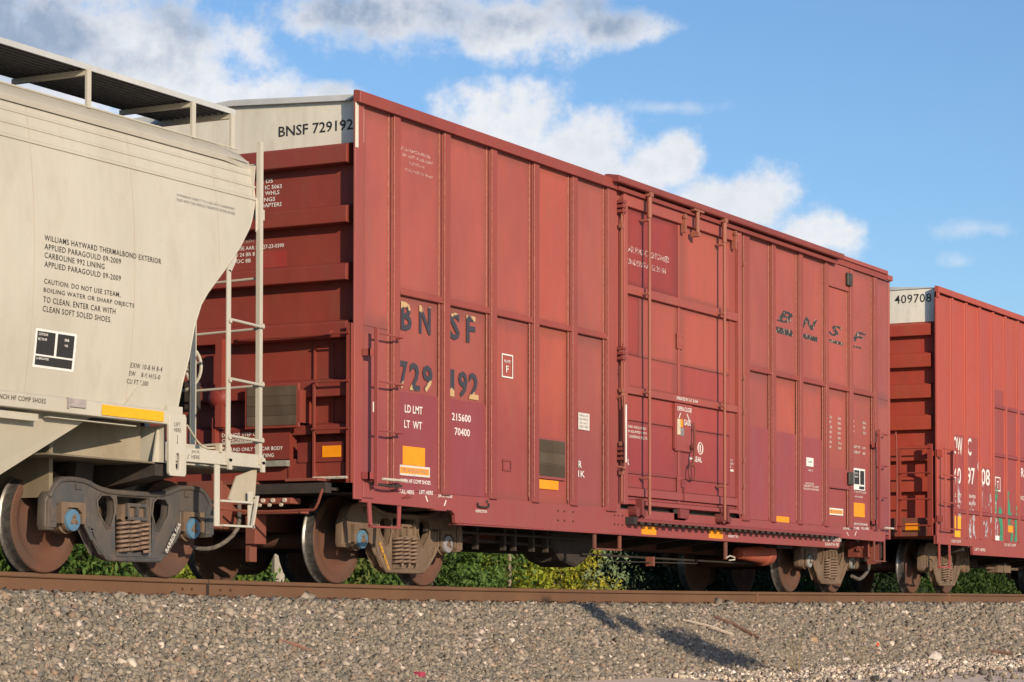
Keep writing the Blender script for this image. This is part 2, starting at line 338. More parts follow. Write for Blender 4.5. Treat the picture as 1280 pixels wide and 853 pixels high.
# ------------------------------------------------------------------ trucks
SF = [(0, .765), (-.30, .765), (-.52, .79), (-.72, .845), (-1.0, .845), (-1.14, .775), (-1.23, .64), (-1.245, .42), (-1.225, .375), (-1.12, .37), (-1.095, .42), (-1.085, .60), (-.70, .60), (-.69, .43), (-.60, .30), (-.43, .155), (-.33, .125), (0, .12)]
SF_OUT = SF + [(-x, z) for x, z in SF[::-1][1:-1]]
HOL = [[(-.515, .55), (-.53, .65), (-.47, .705), (-.35, .71), (-.29, .67), (-.272, .56), (-.33, .42), (-.39, .41)],
       [(-.655, .395), (-.585, .385), (-.475, .215), (-.455, .19), (-.50, .20)]]
HOLES = HOL + [[(-x, z) for x, z in h] for h in HOL] + [[(-.235, .17), (.235, .17), (.25, .19), (.25, .68), (.23, .70), (-.23, .70), (-.25, .68), (-.25, .19)]]
def curve_plate(name, outer, holes, y0, y1, bevel):
    cu = bpy.data.curves.new(name, 'CURVE'); cu.dimensions = '2D'; cu.fill_mode = 'BOTH'
    for poly in [outer] + holes:
        sp = cu.splines.new('POLY'); sp.points.add(len(poly)-1); sp.use_cyclic_u = True
        for p, (x, z) in zip(sp.points, poly): p.co = (x, z, 0, 1)
    th = abs(y1-y0); cu.extrude = th/2 - bevel; cu.bevel_depth = bevel; cu.bevel_resolution = 2; cu.offset = -bevel
    ob = bpy.data.objects.new('tmp', cu); COL.objects.link(ob)
    me = bpy.data.meshes.new_from_object(ob.evaluated_get(bpy.context.evaluated_depsgraph_get())); me.name = name
    bpy.data.objects.remove(ob)
    me.transform(Matrix(((1, 0, 0, 0), (0, 0, 1, (y0+y1)/2), (0, 1, 0, 0), (0, 0, 0, 1))))
    bm = bmesh.new(); bm.from_mesh(me); bmesh.ops.remove_doubles(bm, verts=bm.verts, dist=.0004); bmesh.ops.recalc_face_normals(bm, faces=bm.faces); bm.to_mesh(me); bm.free()
    me.materials.clear(); return me
TM = {}
def chain(pts, k=3):
    """Catmull-Rom smoothing of a point list"""
    P = [Vector(p) for p in pts]; P = [P[0]*2-P[1]] + P + [P[-1]*2-P[-2]]; out = []
    for i in range(1, len(P)-2):
        for j in range(k):
            t = j/k; a, b, c, d = P[i-1:i+3]
            out.append(.5*((2*b) + (c-a)*t + (2*a-5*b+4*c-d)*t*t + (3*b-a-3*c+d)*t**3))
    out.append(P[-2]); return out
def build_truck_meshes():
    TM['frame'] = curve_plate('side_frame', SF_OUT, HOLES, -1.150, -1.045, .018)
    for p in TM['frame'].polygons: p.use_smooth = True
    TM['frame'].set_sharp_from_angle(angle=R(50))
    # proud flanges round the casting, top and bottom chords
    m = MB()
    top = [(-1.19, .66), (-1.12, .755), (-1.0, .818), (-.72, .818), (-.52, .765), (-.30, .738), (.30, .738), (.52, .765), (.72, .818), (1.0, .818), (1.12, .755), (1.19, .66)]
    bot = [(-.655, .41), (-.58, .30), (-.41, .165), (-.32, .14), (.32, .14), (.41, .165), (.58, .30), (.655, .41)]
    for ln, wd in ((top, .024), (bot, .020)):
        m.tube(chain([(a, -1.150, b) for a, b in ln], 3), wd, 8)
    for hole in HOLES[:4]:
        m.tube([(a, -1.150, b) for a, b in hole], .010, 6, True)
    for sx in (-1, 1):
        m.prism([(sx*1.225, .40), (sx*1.10, .40), (sx*1.10, .60), (sx*1.16, .70), (sx*1.225, .62)], 'y', -1.160, -1.140); m.box(sx*1.19, sx*1.13, -1.166, -1.155, .45, .58)
        m.tube([(sx*.70, -1.15, .60), (sx*.70, -1.15, .43), (sx*.61, -1.15, .31)], .016, 6)
        m.box(sx*.76, sx*.84, -1.165, -1.145, .74, .79)
    TM['flange'] = m.mesh('flange', True)
    # wheel: plate + rim with flange, lathe about y. front face toward -y
    prof = [(.0005, -.90), (.075, -.90), (.085, -.895), (.115, -.835), (.17, -.79), (.26, -.765), (.345, -.785), (.372, -.818), (.385, -.822), (.448, -.822), (.457, -.812)]
    TM['plate'] = MB().lathe(prof, 'y', (0, 0, 0), 56).mesh('plate', True)
    prof2 = [(.457, -.812), (.459, -.76), (.462, -.722), (.470, -.712), (.486, -.700), (.484, -.688), (.470, -.682)]
    TM['tread'] = MB().lathe(prof2, 'y', (0, 0, 0), 56).mesh('tread', True)
    prof3 = [(.470, -.682), (.375, -.682), (.35, -.70), (.25, -.75), (.15, -.74), (.10, -.70), (.0005, -.70)]
    TM['back'] = MB().lathe(prof3, 'y', (0, 0, 0), 40).mesh('back', True)
    TM['axle'] = MB().lathe([(.0005, -1.08), (.075, -1.08), (.075, -.90), (.085, -.70), (.08, -.1), (.08, .1), (.085, .70), (.075, .90), (.075, 1.08), (.0005, 1.08)], 'y', (0, 0, 0), 18).mesh('axle', True)
    TM['bearing'] = MB().lathe([(.0005, -1.165), (.085, -1.165), (.102, -1.15), (.105, -1.10), (.118, -1.095), (.118, -1.00), (.10, -.985), (.10, -.93), (.0005, -.93)], 'y', (0, 0, 0), 24).mesh('bearing', True)
    m = MB(); m.prism([(-.165, -.03), (-.165, .155), (.165, .155), (.165, -.03), (.125, -.03), (.125, .06), (.06, .11), (-.06, .11), (-.125, .06), (-.125, -.03)], 'y', -1.175, -.995)
    TM['adapter'] = m.mesh('adapter')
    TM['cap'] = MB().lathe([(.035, -1.178), (.038, -1.186), (.060, -1.186), (.092, -1.180), (.098, -1.172), (.098, -1.150)], 'y', (0, 0, 0), 28).mesh('bearing_cap', True)
    m = MB().disc(.045, 'y', (0, -1.182, 0), .02, 14)
    for k in range(3):
        a = R(90 + 120*k); m.lathe([(.0005, -.012), (.014, -.012), (.018, 0), (.018, .015)], 'y', (.038*math.cos(a), -1.186, .038*math.sin(a)), 8)
    TM['bolt'] = m.mesh('cap_bolt')
    m = MB(); pts = []; turns = 7
    for i in range(int(turns*12)+1):
        a = 2*math.pi*i/12; pts.append((.060*math.cos(a), .060*math.sin(a), .285*i/(turns*12)))
    m.tube(pts, .0145, 6); TM['spring'] = m.mesh('spring', True)
    m = MB(); m.prism([(-.215, .50), (-.20, .625), (-.12, .64), (.12, .64), (.20, .625), (.215, .50), (.17, .475), (-.17, .475)], 'y', -1.125, -.55)
    m.box(-.17, .17, -.55, .55, .40, .70); m.prism([(-.215, .50), (-.20, .665), (.20, .665), (.215, .50)], 'y', .55, 1.15)
    TM['bolster'] = m.mesh('truck')
    m = MB(); m.box(-.15, .15, -1.20, -1.165, .615, .645); m.box(-.15, -.12, -1.20, -1.165, .50, .615); m.box(.12, .15, -1.20, -1.165, .50, .615); m.box(-.018, .018, -1.20, -1.165, .53, .615)
    m.box(-.15, .15, -1.205, -1.165, .495, .525); TM['bface'] = m.mesh('bolster_end')
    m = MB(); m.box(-.235, .235, -1.14, -.98, .172, .212); TM['seat'] = m.mesh('spring_seat')
    m = MB(); m.prism([(-.245, .52), (-.245, .70), (-.222, .70), (-.195, .50), (-.215, .49)], 'y', -1.13, -1.0); m.prism([(.245, .52), (.245, .70), (.222, .70), (.195, .50), (.215, .49)], 'y', -1.13, -1.0)
    TM['wedge'] = m.mesh('friction_wedge')
    m = MB()
    for sx in (-1, 1):
        m.tube([(sx*.36, -.80, .38), (sx*.30, -.3, .40), (sx*.30, .3, .40), (sx*.36, .80, .38)], .03, 6)
        m.box(sx*.37-.02, sx*.37+.055*1, -.84, -.72, .28, .50)
    m.tube([(-.36, 0, .42), (.36, 0, .30)], .02, 6); TM['brake'] = m.mesh('brake_beam')
    TM['plug'] = MB().disc(.02, 'y', (0, 0, 0), .02, 8).mesh('plug')
build_truck_meshes()
for k_ in ('frame', 'flange', 'bearing', 'adapter', 'cap', 'bolt', 'bface', 'seat', 'wedge'): TM[k_].transform(Matrix.Scale(.963, 4, (0, 1, 0)))
FLIP = Matrix.Scale(-1, 4, (0, 1, 0))
def truck(parent, cx, mat_side, cap_cols, name='truck', springs=True):
    z = zr(cx); loc = Vector((cx, 0, z))
    root = link(name, TM['bolster'], mat_side, parent, loc - parent.location)
    def sub(nm, me, mat, off=(0, 0, 0), rot=None, col=None):
        o = link(nm, me, None, root, off, col)
        if not me.materials: me.materials.append(mat)
        if o.data.materials[0] is not mat:
            o.material_slots[0].link = 'OBJECT'; o.material_slots[0].material = mat
        if rot: o.rotation_euler = rot
        return o
    for side in (0, 1):
        rt = None if side == 0 else (0, 0, math.pi)
        sub('side_frame', TM['frame'], mat_side, rot=rt); sub('frame_flange', TM['flange'], mat_side, rot=rt)
        sub('spring_seat', TM['seat'], mat_side, rot=rt); sub('friction_wedge', TM['wedge'], mat_side, rot=rt); sub('bolster_end', TM['bface'], mat_side, rot=rt)
        for i, px in enumerate((-.889, .889)):
            dz = zr(cx+px) - z
            sx = px if side == 0 else px
            rr = (0, random.uniform(0, 3), 0) if side == 0 else (0, random.uniform(0, 3), math.pi)
            sub('wheel', TM['plate'], M['wheel'], (sx, 0, .457+dz), rr); sub('wheel_tread', TM['tread'], M['tread'], (sx, 0, .457+dz), rr); sub('wheel_back', TM['back'], M['wheel'], (sx, 0, .457+dz), rr)
            sub('bearing', TM['bearing'], M['truck_tan'], (sx, 0, .457+dz), rt); sub('bearing_adapter', TM['adapter'], mat_side if False else M['truck_tan'], (sx, 0, .457+dz), rt)
            if side == 0:
                sub('bearing_cap', TM['cap'], M['cap_blue'], (sx, 0, .457+dz), (0, random.uniform(0, 2), 0), cap_cols[i]); sub('cap_bolt', TM['bolt'], M['truck_tan'], (sx, 0, .457+dz), (0, .3*i, 0))
        if springs:
            for sy in ((-1.10, -.965) if side == 0 else (1.03,)):
                for sx in (-.15, 0, .15): sub('spring', TM['spring'], M['spring'], (sx, sy, .212), (0, 0, random.uniform(0, 6)))
    for px in (-.889, .889): sub('axle', TM['axle'], M['wheel'], (px, 0, .457))
    sub('brake_beam', TM['brake'], M['dark'])
    return root

# ================================================================== BOXCAR
LBL_BOX = 'long red boxcar with plug door, white end panel and flaking black numbers'
bx = thing('boxcar', LBL_BOX, 'boxcar', (8.0, 0, 0))
def pt(nm, mb, mat, **k):
    """a boxcar part given in world coordinates"""
    k.setdefault('loc', (-8.0, 0, 0)); return part(nm, mb, mat, bx, **k)
ZB = .02
tint = lambda a=.06: (1 + random.uniform(-a, a), 1 + random.uniform(-a, a), 1 + random.uniform(-a, a))
YP, YR = -1.568, -1.607
YS = -1.582
ribL = [.915, 1.95, 2.985, 3.985, 4.945]; ribR = [11.02, 12.03, 13.04, 14.04, 15.08]
rib_me = {}
def rib(x, z0, z1, wd=.145, ax=None, y_out=YR):
    m = MB()
    m.prism([(-.055, YP), (-.055, YP-.007), (0, YP-.007), (.012, y_out), (wd-.012, y_out), (wd, YP-.007), (wd+.04, YP-.007), (wd+.04, YP)], 'z', z0, z1)
    m.prism([(-.01, YP-.001), (-.01, y_out-.006), (wd+.01, y_out-.006), (wd+.01, YP-.001)], 'z', z0-.012, z0)
    pt('rib', m, M['red'], bevel=.002, loc=(x-8, 0, 0), color=(.90, .84, .82))
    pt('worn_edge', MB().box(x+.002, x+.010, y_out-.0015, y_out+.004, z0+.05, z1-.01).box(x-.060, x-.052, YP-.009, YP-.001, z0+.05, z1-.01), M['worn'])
    pt('rib_shade_line', MB().box(x-.024, x-.001, YP-.0085, YP-.0065, z0, z1), M['rib_shade'])  # dark strip painting the shade of the rib's left face
for x in ribL + ribR: rib(x, .965, 4.83)
rib(5.87, .935, 4.83, .26)
rib(10.0, .955, 4.86, .235)
# side panels, upper and lower row
def panel(x0, x1, z0, z1, y=YP, col=None, mat=None): pt('panel', MB().box(x0+.002, x1-.002, y, y+.012, z0+.002, z1-.002), mat or M['panel_red'], color=col or tint(.04))
bays = [(.36, .915)] + [(a+.03, b) for a, b in zip(ribL, ribL[1:] + [5.87])] + [(5.9, 6.30)]
ucol = [(1.0, 1.02, 1.05), (1, .98, 1), (1, 1, 1), (1.02, 1, .98), (1.16, 1.04, .92), (1, 1.04, 1.02), (.97, .98, .98)]
for (a, b), c in zip(bays, ucol):
    panel(a, b, 2.98 if a > .5 and b < 6 else 2.6, 4.84, col=c)
    panel(a, b, .9, 2.98 if a > .5 and b < 6 else 2.6, y=YP+(.014 if a > .5 and b < 6 else 0), col=tuple(x*random.uniform(.95, 1.03) for x in c))
baysR = [(10.05, 11.02)] + [(a+.03, b) for a, b in zip(ribR, ribR[1:] + [15.83])]
ucol = [(.98, 1, 1.02), (1.02, 1, 1), (1.05, 1.02, 1), (1.05, 1, .97), (1.0, 1.0, 1.0), (.90, .95, 1)]
for i, ((a, b), c) in enumerate(zip(baysR, ucol)):
    panel(a, b, 2.99, 4.86, col=c); panel(a, b, .9, 2.99, y=YP+(.014 if i < 5 else 0), col=(1.15, 1.08, .95) if i == 1 else c)
# belt rails between the ribs
def belt(x0, x1, z): 
    m = MB(); m.prism([(YP+.016, z), (YP-.034, z+.003), (YP-.038, z+.018), (YP-.006, z+.075), (YP, z+.08)], 'x', x0, x1)
    pt('belt_rail', m, M['red'], color=(.92, .86, .84))
for a, b in zip(ribL, ribL[1:] + [5.87]): belt(a+.145, b, 2.985)
for a, b in zip([10.235] + ribR, ribR): belt(a+(0 if a == 10.235 else .145), b, 2.99)
# overpainted number patches
for a, b in ((1.10, 1.94), (2.13, 2.95)): pt('paint_patch', MB().box(a, b, YP+.005, YP+.0028, .97, 1.99), M['patch'])
for k, (a, b) in enumerate(((10.30, 11.0), (11.20, 12.0), (12.2, 13.0))): pt('paint_patch', MB().box(a, b, YP+.005, YP+.0028, .97, 2.24-.015*k), M['patch'], color=(1.12, 1.16, 1.1))
# roof chords
m = MB(); m.prism([(YP, 4.83), (-1.648, 4.818), (-1.652, 4.935), (-1.60, 4.948), (YP, 4.945)], 'x', .19, 6.05); pt('top_chord', m, M['red'], bevel=.003, color=(.82, .72, .70))
m = MB(); m.prism([(YP, 4.86), (-1.605, 4.845), (-1.61, 4.93), (YP, 4.93)], 'x', 6.05, 15.84); pt('top_chord', m, M['red'], bevel=.003, color=(.82, .72, .70))
m = MB(); m.prism([(-1.55, 4.905), (-1.735, 4.885), (-1.745, 4.90), (-1.745, 4.965), (-1.60, 4.99), (-1.55, 4.99)], 'x', 5.90, 13.45); pt('door_header', m, M['red'], bevel=.004, color=(.72, .66, .66))
m = MB(); m.prism([(-1.60, 4.82), (-1.665, 4.815), (-1.665, 4.862), (-1.60, 4.866)], 'x', 6.06, 13.40); pt('door_header', m, M['red'], color=(.72, .66, .66))
m = MB(); m.prism([(-1.59, 4.93), (-1.635, 4.935), (-1.635, 4.99), (-1.59, 4.99)], 'x', 13.46, 15.62); m.box(15.62, 15.86, -1.625, -1.57, 4.86, 4.935); pt('top_chord', m, M['red'])
# corner posts and side returns
pt('corner_post', MB().box(.19, .355, -1.592, -1.570, .84, 4.83), M['red'], bevel=.004)
pt('corner_trim', MB().box(.187, .245, -1.596, -1.5915, 4.37, 4.82), M['end_white'])
pt('corner_post', MB().box(15.80, 15.86, -1.575, -1.50, .84, 4.86), M['red'], bevel=.006)
# side sill
side_poly = [(.36, .965), (.36, .815), (2.16, .795), (2.235, .75), (2.25, .665), (6.3, .655), (13.62, .66), (13.66, .70), (13.66, .80), (15.60, .79), (15.62, .965)]
m = MB(); m.prism(side_poly, 'y', YS, -1.536); pt('side_sill', m, M['red'], bevel=.003)
m = MB(); m.box(2.28, 13.6, YS, -1.48, .648, .660); pt('sill_flange', m, M['red'])
# far side wall, roof, floor
pt('far_side_wall', MB().box(.35, 15.85, 1.50, 1.56, .66, 4.93), M['red'])
for x in ribL + [5.9, 10.0] + ribR: pt('rib', MB().box(x, x+.14, 1.56, 1.61, .96, 4.83), M['red'])
m = MB(); m.prism([(-1.58, 4.93), (0, 5.02), (1.58, 4.93), (1.58, 4.90), (0, 4.99), (-1.58, 4.90)], 'x', .32, 15.86); pt('roof', m, M['roofgrey'])
for k in range(14): m = MB(); m.prism([(-1.56, 4.94), (0, 5.045), (1.56, 4.94), (1.56, 4.92), (0, 5.02), (-1.56, 4.92)], 'x', 1.2+k*1.08, 1.26+k*1.08); pt('roof_seam', m, M['roofgrey'])
pt('floor', MB().box(.36, 15.84, -1.50, 1.50, .92, 1.02), M['dark'])
pt('center_sill', MB().box(-.10, 16.3, -.22, .22, .55, .92), M['under_red'], color=(.6, .6, .6))
for x in (3.2, 4.4, 5.6, 6.5, 7.8, 9.1, 10.2, 11.4, 12.6): pt('crossbearer', MB().prism([(-1.50, .92), (-1.50, .72), (-.22, .56), (.22, .56), (1.50, .72), (1.50, .92)], 'x', x, x+.10), M['dark'])
for x in (1.95, 14.35): pt('body_bolster', MB().prism([(-1.45, .92), (-1.45, .84), (-.9, .76), (-.22, .70), (.22, .70), (.9, .76), (1.45, .84), (1.45, .92)], 'x', x-.15, x+.25), M['dark'])

# ---- plug door
D0, D1 = 6.30, 9.90
YD = -1.570
pt('door_frame', MB().box(6.28, 6.385, -1.628, YP, 1.02, 4.83), M['red'], bevel=.005)
pt('door_frame', MB().box(9.80, 9.905, -1.628, YP, 1.02, 4.83), M['red'], bevel=.005)
door = pt('door', MB().box(6.385, 9.80, YD+.03, YD+.045, 1.02, 4.83), M['red'])
def dp(nm, mb, mat, **k): o = part(nm, mb, mat, door, **k); return o
bars = [(4.665, 4.825, .05), (3.60, 3.72, .045), (2.375, 2.475, .045), (1.125, 1.235, .04), (1.022, 1.085, .045)]
for z0, z1, d in bars:
    m = MB(); m.prism([(YD+.03, z0), (YD-d, z0+.006), (YD-d, z1-.01), (YD-d+.02, z1), (YD+.03, z1)], 'x', 6.386, 9.80); dp('door_bar', m, M['red'], bevel=.003)
rows = [(1.085, 1.125), (1.235, 1.405), (1.405, 2.055), (2.055, 2.375), (2.475, 2.865), (2.865, 3.60), (3.72, 4.665)]
colsL = [(1, .9, .9), (1, .78, .8), (.98, .72, .8), (1.02, .78, .8), (1.0, .84, .86), (.86, .60, .64), (.80, .52, .58)]
colsR = [(1, .9, .9), (1, .8, .84), (1, .74, .80), (1.02, .72, .78), (.95, .72, .78), (1.1, 1, .93), (1.08, 1.02, .95)]
for (z0, z1), cl, cr in zip(rows, colsL, colsR):
    off = .006 if z0 in (1.405, 2.865) else 0
    for a, b, c in ((6.386, 7.955, cl), (8.02, 9.80, cr)):
        if z0 == 2.865 and a < 7: 
            dp('door_panel', MB().box(a+.002, 6.83, YD+off, YD+.028, z0+.004, z1-.002), M['panel_red'], color=cl); dp('door_panel', MB().box(6.834, b-.002, YD+off, YD+.028, z0+.004, z1-.002), M['panel_red'], color=(1.05, .98, .92))
        else: dp('door_panel', MB().box(a+.002, b-.002, YD+off, YD+.028, z0+.006, z1-.003), M['panel_red'], color=c)
dp('center_seam', MB().box(7.958, 8.016, YD-.012, YD+.028, 1.09, 4.66), M['red'], bevel=.003)
dp('door_stile', MB().box(9.60, 9.795, YD-.004, YD+.01, 1.25, 4.64), M['red'], color=(.97, .97, .97))
for z in (3.17, 1.33): 
    m = MB(); m.box(7.90, 8.08, YD-.02, YD-.012, z-.10, z+.10)
    for dx in (-.06, .06):
        for dz in (-.06, .06): m.disc(.012, 'y', (7.99+dx, YD-.028, z+dz), .01, 6)
    dp('hinge_plate', m, M['red'])
# lock rods with guides
for x, z0, z1 in ((6.835, .90, 4.85), (9.14, .92, 4.88)):
    m = MB().tube([(x, -1.705, z0), (x, -1.705, z1)], .021, 10); pt('lock_rod', m, M['rod'], smooth=True)
    for z in (4.55, 3.64, 2.42, 1.36):
        pt('rod_bracket', MB().box(x-.028, x+.028, -1.712, YD-.02, z-.014, z+.014), M['rod'], bevel=.004)
    m = MB(); m.tube([(x, -1.705, 4.58), (x, -1.705, 4.86)], .034, 10); m.box(x-.05, x+.05, -1.74, -1.66, 4.84, 4.90); pt('rod_sleeve', m, M['rod'], smooth=True)
m = MB(); m.tube([(8.29, -1.70, 4.56), (8.29, -1.70, 4.87)], .03, 10); m.box(8.25, 8.33, -1.73, -1.62, 4.54, 4.60); m.box(8.14, 8.44, -1.73, -1.66, 4.86, 4.90); pt('rod_sleeve', m, M['rod'], smooth=True)
for x, z0, z1 in ((9.955, 1.02, 4.62), (6.215, 1.05, 4.60)):
    m = MB().tube([(x, -1.625, z0), (x, -1.625, z1)], .014, 8)
    for z in (4.4, 2.86, 2.4, 1.75, 1.40): m.box(x-.03, x+.03, -1.645, -1.60, z-.025, z+.025)
    pt('side_rod', m, M['rod'])
for z in (4.63, 2.84, 1.62):
    m = MB()
    for k in range(3): m.box(6.16+.01*k, 6.27, -1.665, -1.56, z-.07+k*.06, z-.035+k*.06)
    m.tube([(6.22, -1.64, z-.1), (6.22, -1.64, z+.13)], .016, 6); pt('roller_bracket', m, M['red'], color=(.7, .6, .6))
for x in (8.0, 9.62): 
    m = MB(); m.box(x, x+.05, -1.66, -1.60, 4.56, 4.80); m.box(x-.02, x+.07, -1.67, -1.64, 4.74, 4.78); pt('door_clip', m, M['rod'])
# lock box and lever
pt('lock_box', MB().box(7.83, 8.34, -1.600, YD, 1.76, 2.37), M['red'], bevel=.008)
pt('lock_box_lip', MB().box(7.80, 7.85, -1.612, YD, 1.78, 2.36), M['red'], bevel=.004, color=(.9, .7, .7))
pt('lock_sticker', MB().box(7.88, 7.97, -1.604, -1.600, 1.97, 2.17), M['whited'], color=(1, .9, .7)); pt('lock_sticker', MB().box(7.97, 8.08, -1.604, -1.600, 1.96, 2.06), M['greyp']); pt('lock_sticker', MB().box(7.97, 8.04, -1.604, -1.600, 2.07, 2.17), M['yellow2'])
m = MB(); m.tube(chain([(8.30, -1.64, 2.14), (8.285, -1.66, 1.9), (8.25, -1.66, 1.66), (8.22, -1.645, 1.58)]), .018, 8); m.tube(chain([(8.22, -1.63, 1.62), (8.17, -1.63, 1.50), (8.21, -1.63, 1.42), (8.32, -1.63, 1.42), (8.36, -1.63, 1.50), (8.33, -1.63, 1.6)]), .011, 6)
m.disc(.04, 'y', (8.28, -1.665, 1.83), .04, 10); pt('door_handle', m, M['rod'], color=(.6, .5, .5), smooth=True)
m = MB(); m.box(8.0, 8.12, -1.61, YD, 1.30, 1.40); m.tube([(8.05, -1.62, 1.30), (8.05, -1.62, 1.14)], .012, 6); m.box(7.93, 8.20, -1.62, -1.56, .905, 1.02); pt('door_latch', m, M['red'], color=(.75, .7, .7))
m = MB(); m.box(7.82, 8.16, -1.568, YS, .88, 1.02); pt('grease_stain', m, M['dark'], color=(1, 1, 1))
# bottom rollers and toothed track
for x in (6.66, 9.28):
    m = MB(); m.box(x-.16, x+.12, -1.66, -1.57, .90, 1.0); m.tube([(x-.12, -1.69, .93), (x-.12, -1.58, .93)], .06, 12); m.tube([(x+.07, -1.69, .92), (x+.07, -1.58, .92)], .05, 12); m.box(x-.03, x+.03, -1.70, -1.6, .90, 1.10)
    pt('door_roller', m, M['red'], color=(.62, .62, .6))
m = MB(); m.prism([(-1.56, .862), (-1.70, .852), (-1.715, .84), (-1.715, .812), (-1.56, .80)], 'x', 6.50, 13.38); pt('door_track', m, M['red'], color=(.80, .75, .75))
tooth = MB().prism([(0, -1.712), (.11, -1.712), (.055, -1.60)], 'z', .782, .812).mesh('track_tooth')
for k in range(34): link('track_tooth', tooth, M['dark'], bx, (6.56+k*.2-8, 0, 0))
pt('track_end', MB().box(6.40, 6.50, -1.70, -1.57, .78, .87), M['dark'])
# grab iron left of door
m = MB().tube(chain([(6.12, -1.61, 2.30), (6.12, -1.68, 2.33), (6.16, -1.685, 2.30), (6.18, -1.685, 1.5), (6.14, -1.68, 1.46), (6.12, -1.61, 1.47)]), .013, 6); pt('grab_iron', m, M['rod'], smooth=True)
pt('white_strip', MB().box(6.165, 6.20, -1.702, -1.699, 1.52, 2.22), M['whitep'])
# left side ladder
def ladder(x0, x1, y, zs, z0, z1, name, mat, yw, side=True):
    lad = pt(name, MB().box(x0, x0+.012, y-.045, y, z0, z1).box(x0, x0+.06, y-.006, y, z0, z1), mat, bevel=.002)
    for z in zs:
        m = MB().tube(chain([(x0+.03, y-.014, z), (x0+.06, y-.022, z), ((x0+x1)/2, y-.022, z), (x1-.05, y-.022, z), (x1, y-.005, z), (x1+.01, yw, z)], 2), .0115, 6)
        m.disc(.018, 'y', (x0+.025, y-.03, z), .015, 8); part('rung', m, mat, lad, smooth=True)
    for z in (z0+.1, z1-.25): part('bracket', MB().box(x0-.09, x0+.02, y, y+.014, z-.035, z+.035).box(x0-.09, x0-.075, y, yw, z-.035, z+.035), mat, lad)
    return lad
ladder(.41, .95, -1.685, (2.52, 2.035, 1.54), .98, 2.57, 'side_ladder', M['red'], -1.60)
pt('ladder_step', MB().tube([(.56, -1.70, 1.055), (1.0, -1.70, 1.055)], .014, 8), M['step'])
pt('ladder_step', MB().tube(chain([(.45, -1.60, 1.02), (.46, -1.69, 1.0), (.7, -1.70, .985), (.94, -1.69, 1.0), (.96, -1.60, 1.01)]), .013, 6), M['dark'])
pt('corner_bracket', MB().box(.355, .56, -1.60, YS, .86, 1.10).box(.43, .50, -1.70, -1.60, 1.02, 1.10), M['red'], bevel=.004)
ladder(15.06, 15.50, -1.66, (2.44, 1.95, 1.47), .98, 2.50, 'side_ladder', M['red'], -1.60)
pt('ladder_step', MB().tube([(15.35, -1.67, 1.0), (15.72, -1.67, 1.0)], .016, 8), M['step'])
# stirrup under left corner
m = MB(); m.prism([(.44, .82), (.50, .82), (.525, .60), (.50, .58), (.465, .60)], 'y', -1.60, -1.585); m.prism([(1.03, .80), (1.09, .80), (1.07, .58), (1.02, .58)], 'y', -1.60, -1.585); m.box(.50, 1.05, -1.62, -1.56, .565, .585); pt('stirrup', m, M['red'])
m = MB(); m.box(15.05, 15.10, -1.60, -1.585, .50, .80); m.box(15.5, 15.55, -1.60, -1.585, .50, .80); m.box(15.05, 15.55, -1.61, -1.56, .48, .50); pt('stirrup', m, M['under_red'])
pt('jacking_pad', MB().box(1.78, 2.02, -1.60, -1.50, .785, .80), M['red']); pt('tie_down', MB().prism([(1.12, .885), (1.30, .90), (1.34, .93), (1.24, .925), (1.2, .905)], 'y', -1.60, YS), M['patch_dark'])
m = MB(); m.tube(chain([(2.70, -1.60, .90), (2.72, -1.605, .86), (2.92, -1.605, .86), (2.95, -1.6, .90)]), .011, 6); m.disc(.02, 'y', (2.93, -1.59, .92), .03, 8); pt('hook', m, M['dark'])
# rivets on the sill
m = MB()
for x in (4.62, 4.78, 5.0, 6.2, 6.32, 6.10): 
    for z in (.88, .77): m.disc(.012, 'y', (x, YS-.009, z), .01, 6)
pt('rivet', m, M['dark'])
# vents and inspection hatches
pt('vent_frame', MB().box(4.10, 4.82, -1.585, -1.535, 1.235, 1.71), M['red'], bevel=.004)
pt('vent_board', MB().box(4.14, 4.79, -1.589, -1.584, 1.265, 1.685), M['wood'])
for k in range(3): pt('vent_board', MB().box(4.15, 4.785, -1.593, -1.5885, 1.28+k*.135, 1.395+k*.135), M['wood'], color=(lambda q: (q, q, q))(random.uniform(.8, 1.2)))
frame_mark(bx, 'placard_bracket', 3.33-8, 3.53-8, 1.28, 1.41, YP+.004, M['patch_dark'], .02)
for z0, z1 in ((4.50, 4.84), (1.54, 1.82)):
    pt('hatch', MB().box(13.22, 14.03, -1.59, -1.545, z0, z1), M['red'], bevel=.004); pt('hatch_lip', MB().box(13.22, 14.03, -1.60, -1.575, z0-.012, z0), M['red'])
pt('lamp', MB().box(13.88, 14.07, -1.64, -1.60, 4.57, 4.76), M['greyp'], color=(.22, .20, .16), bevel=.01); pt('lamp', MB().box(13.92, 14.10, -1.64, -1.60, 1.60, 1.79), M['greyp'], color=(.22, .20, .16), bevel=.01)
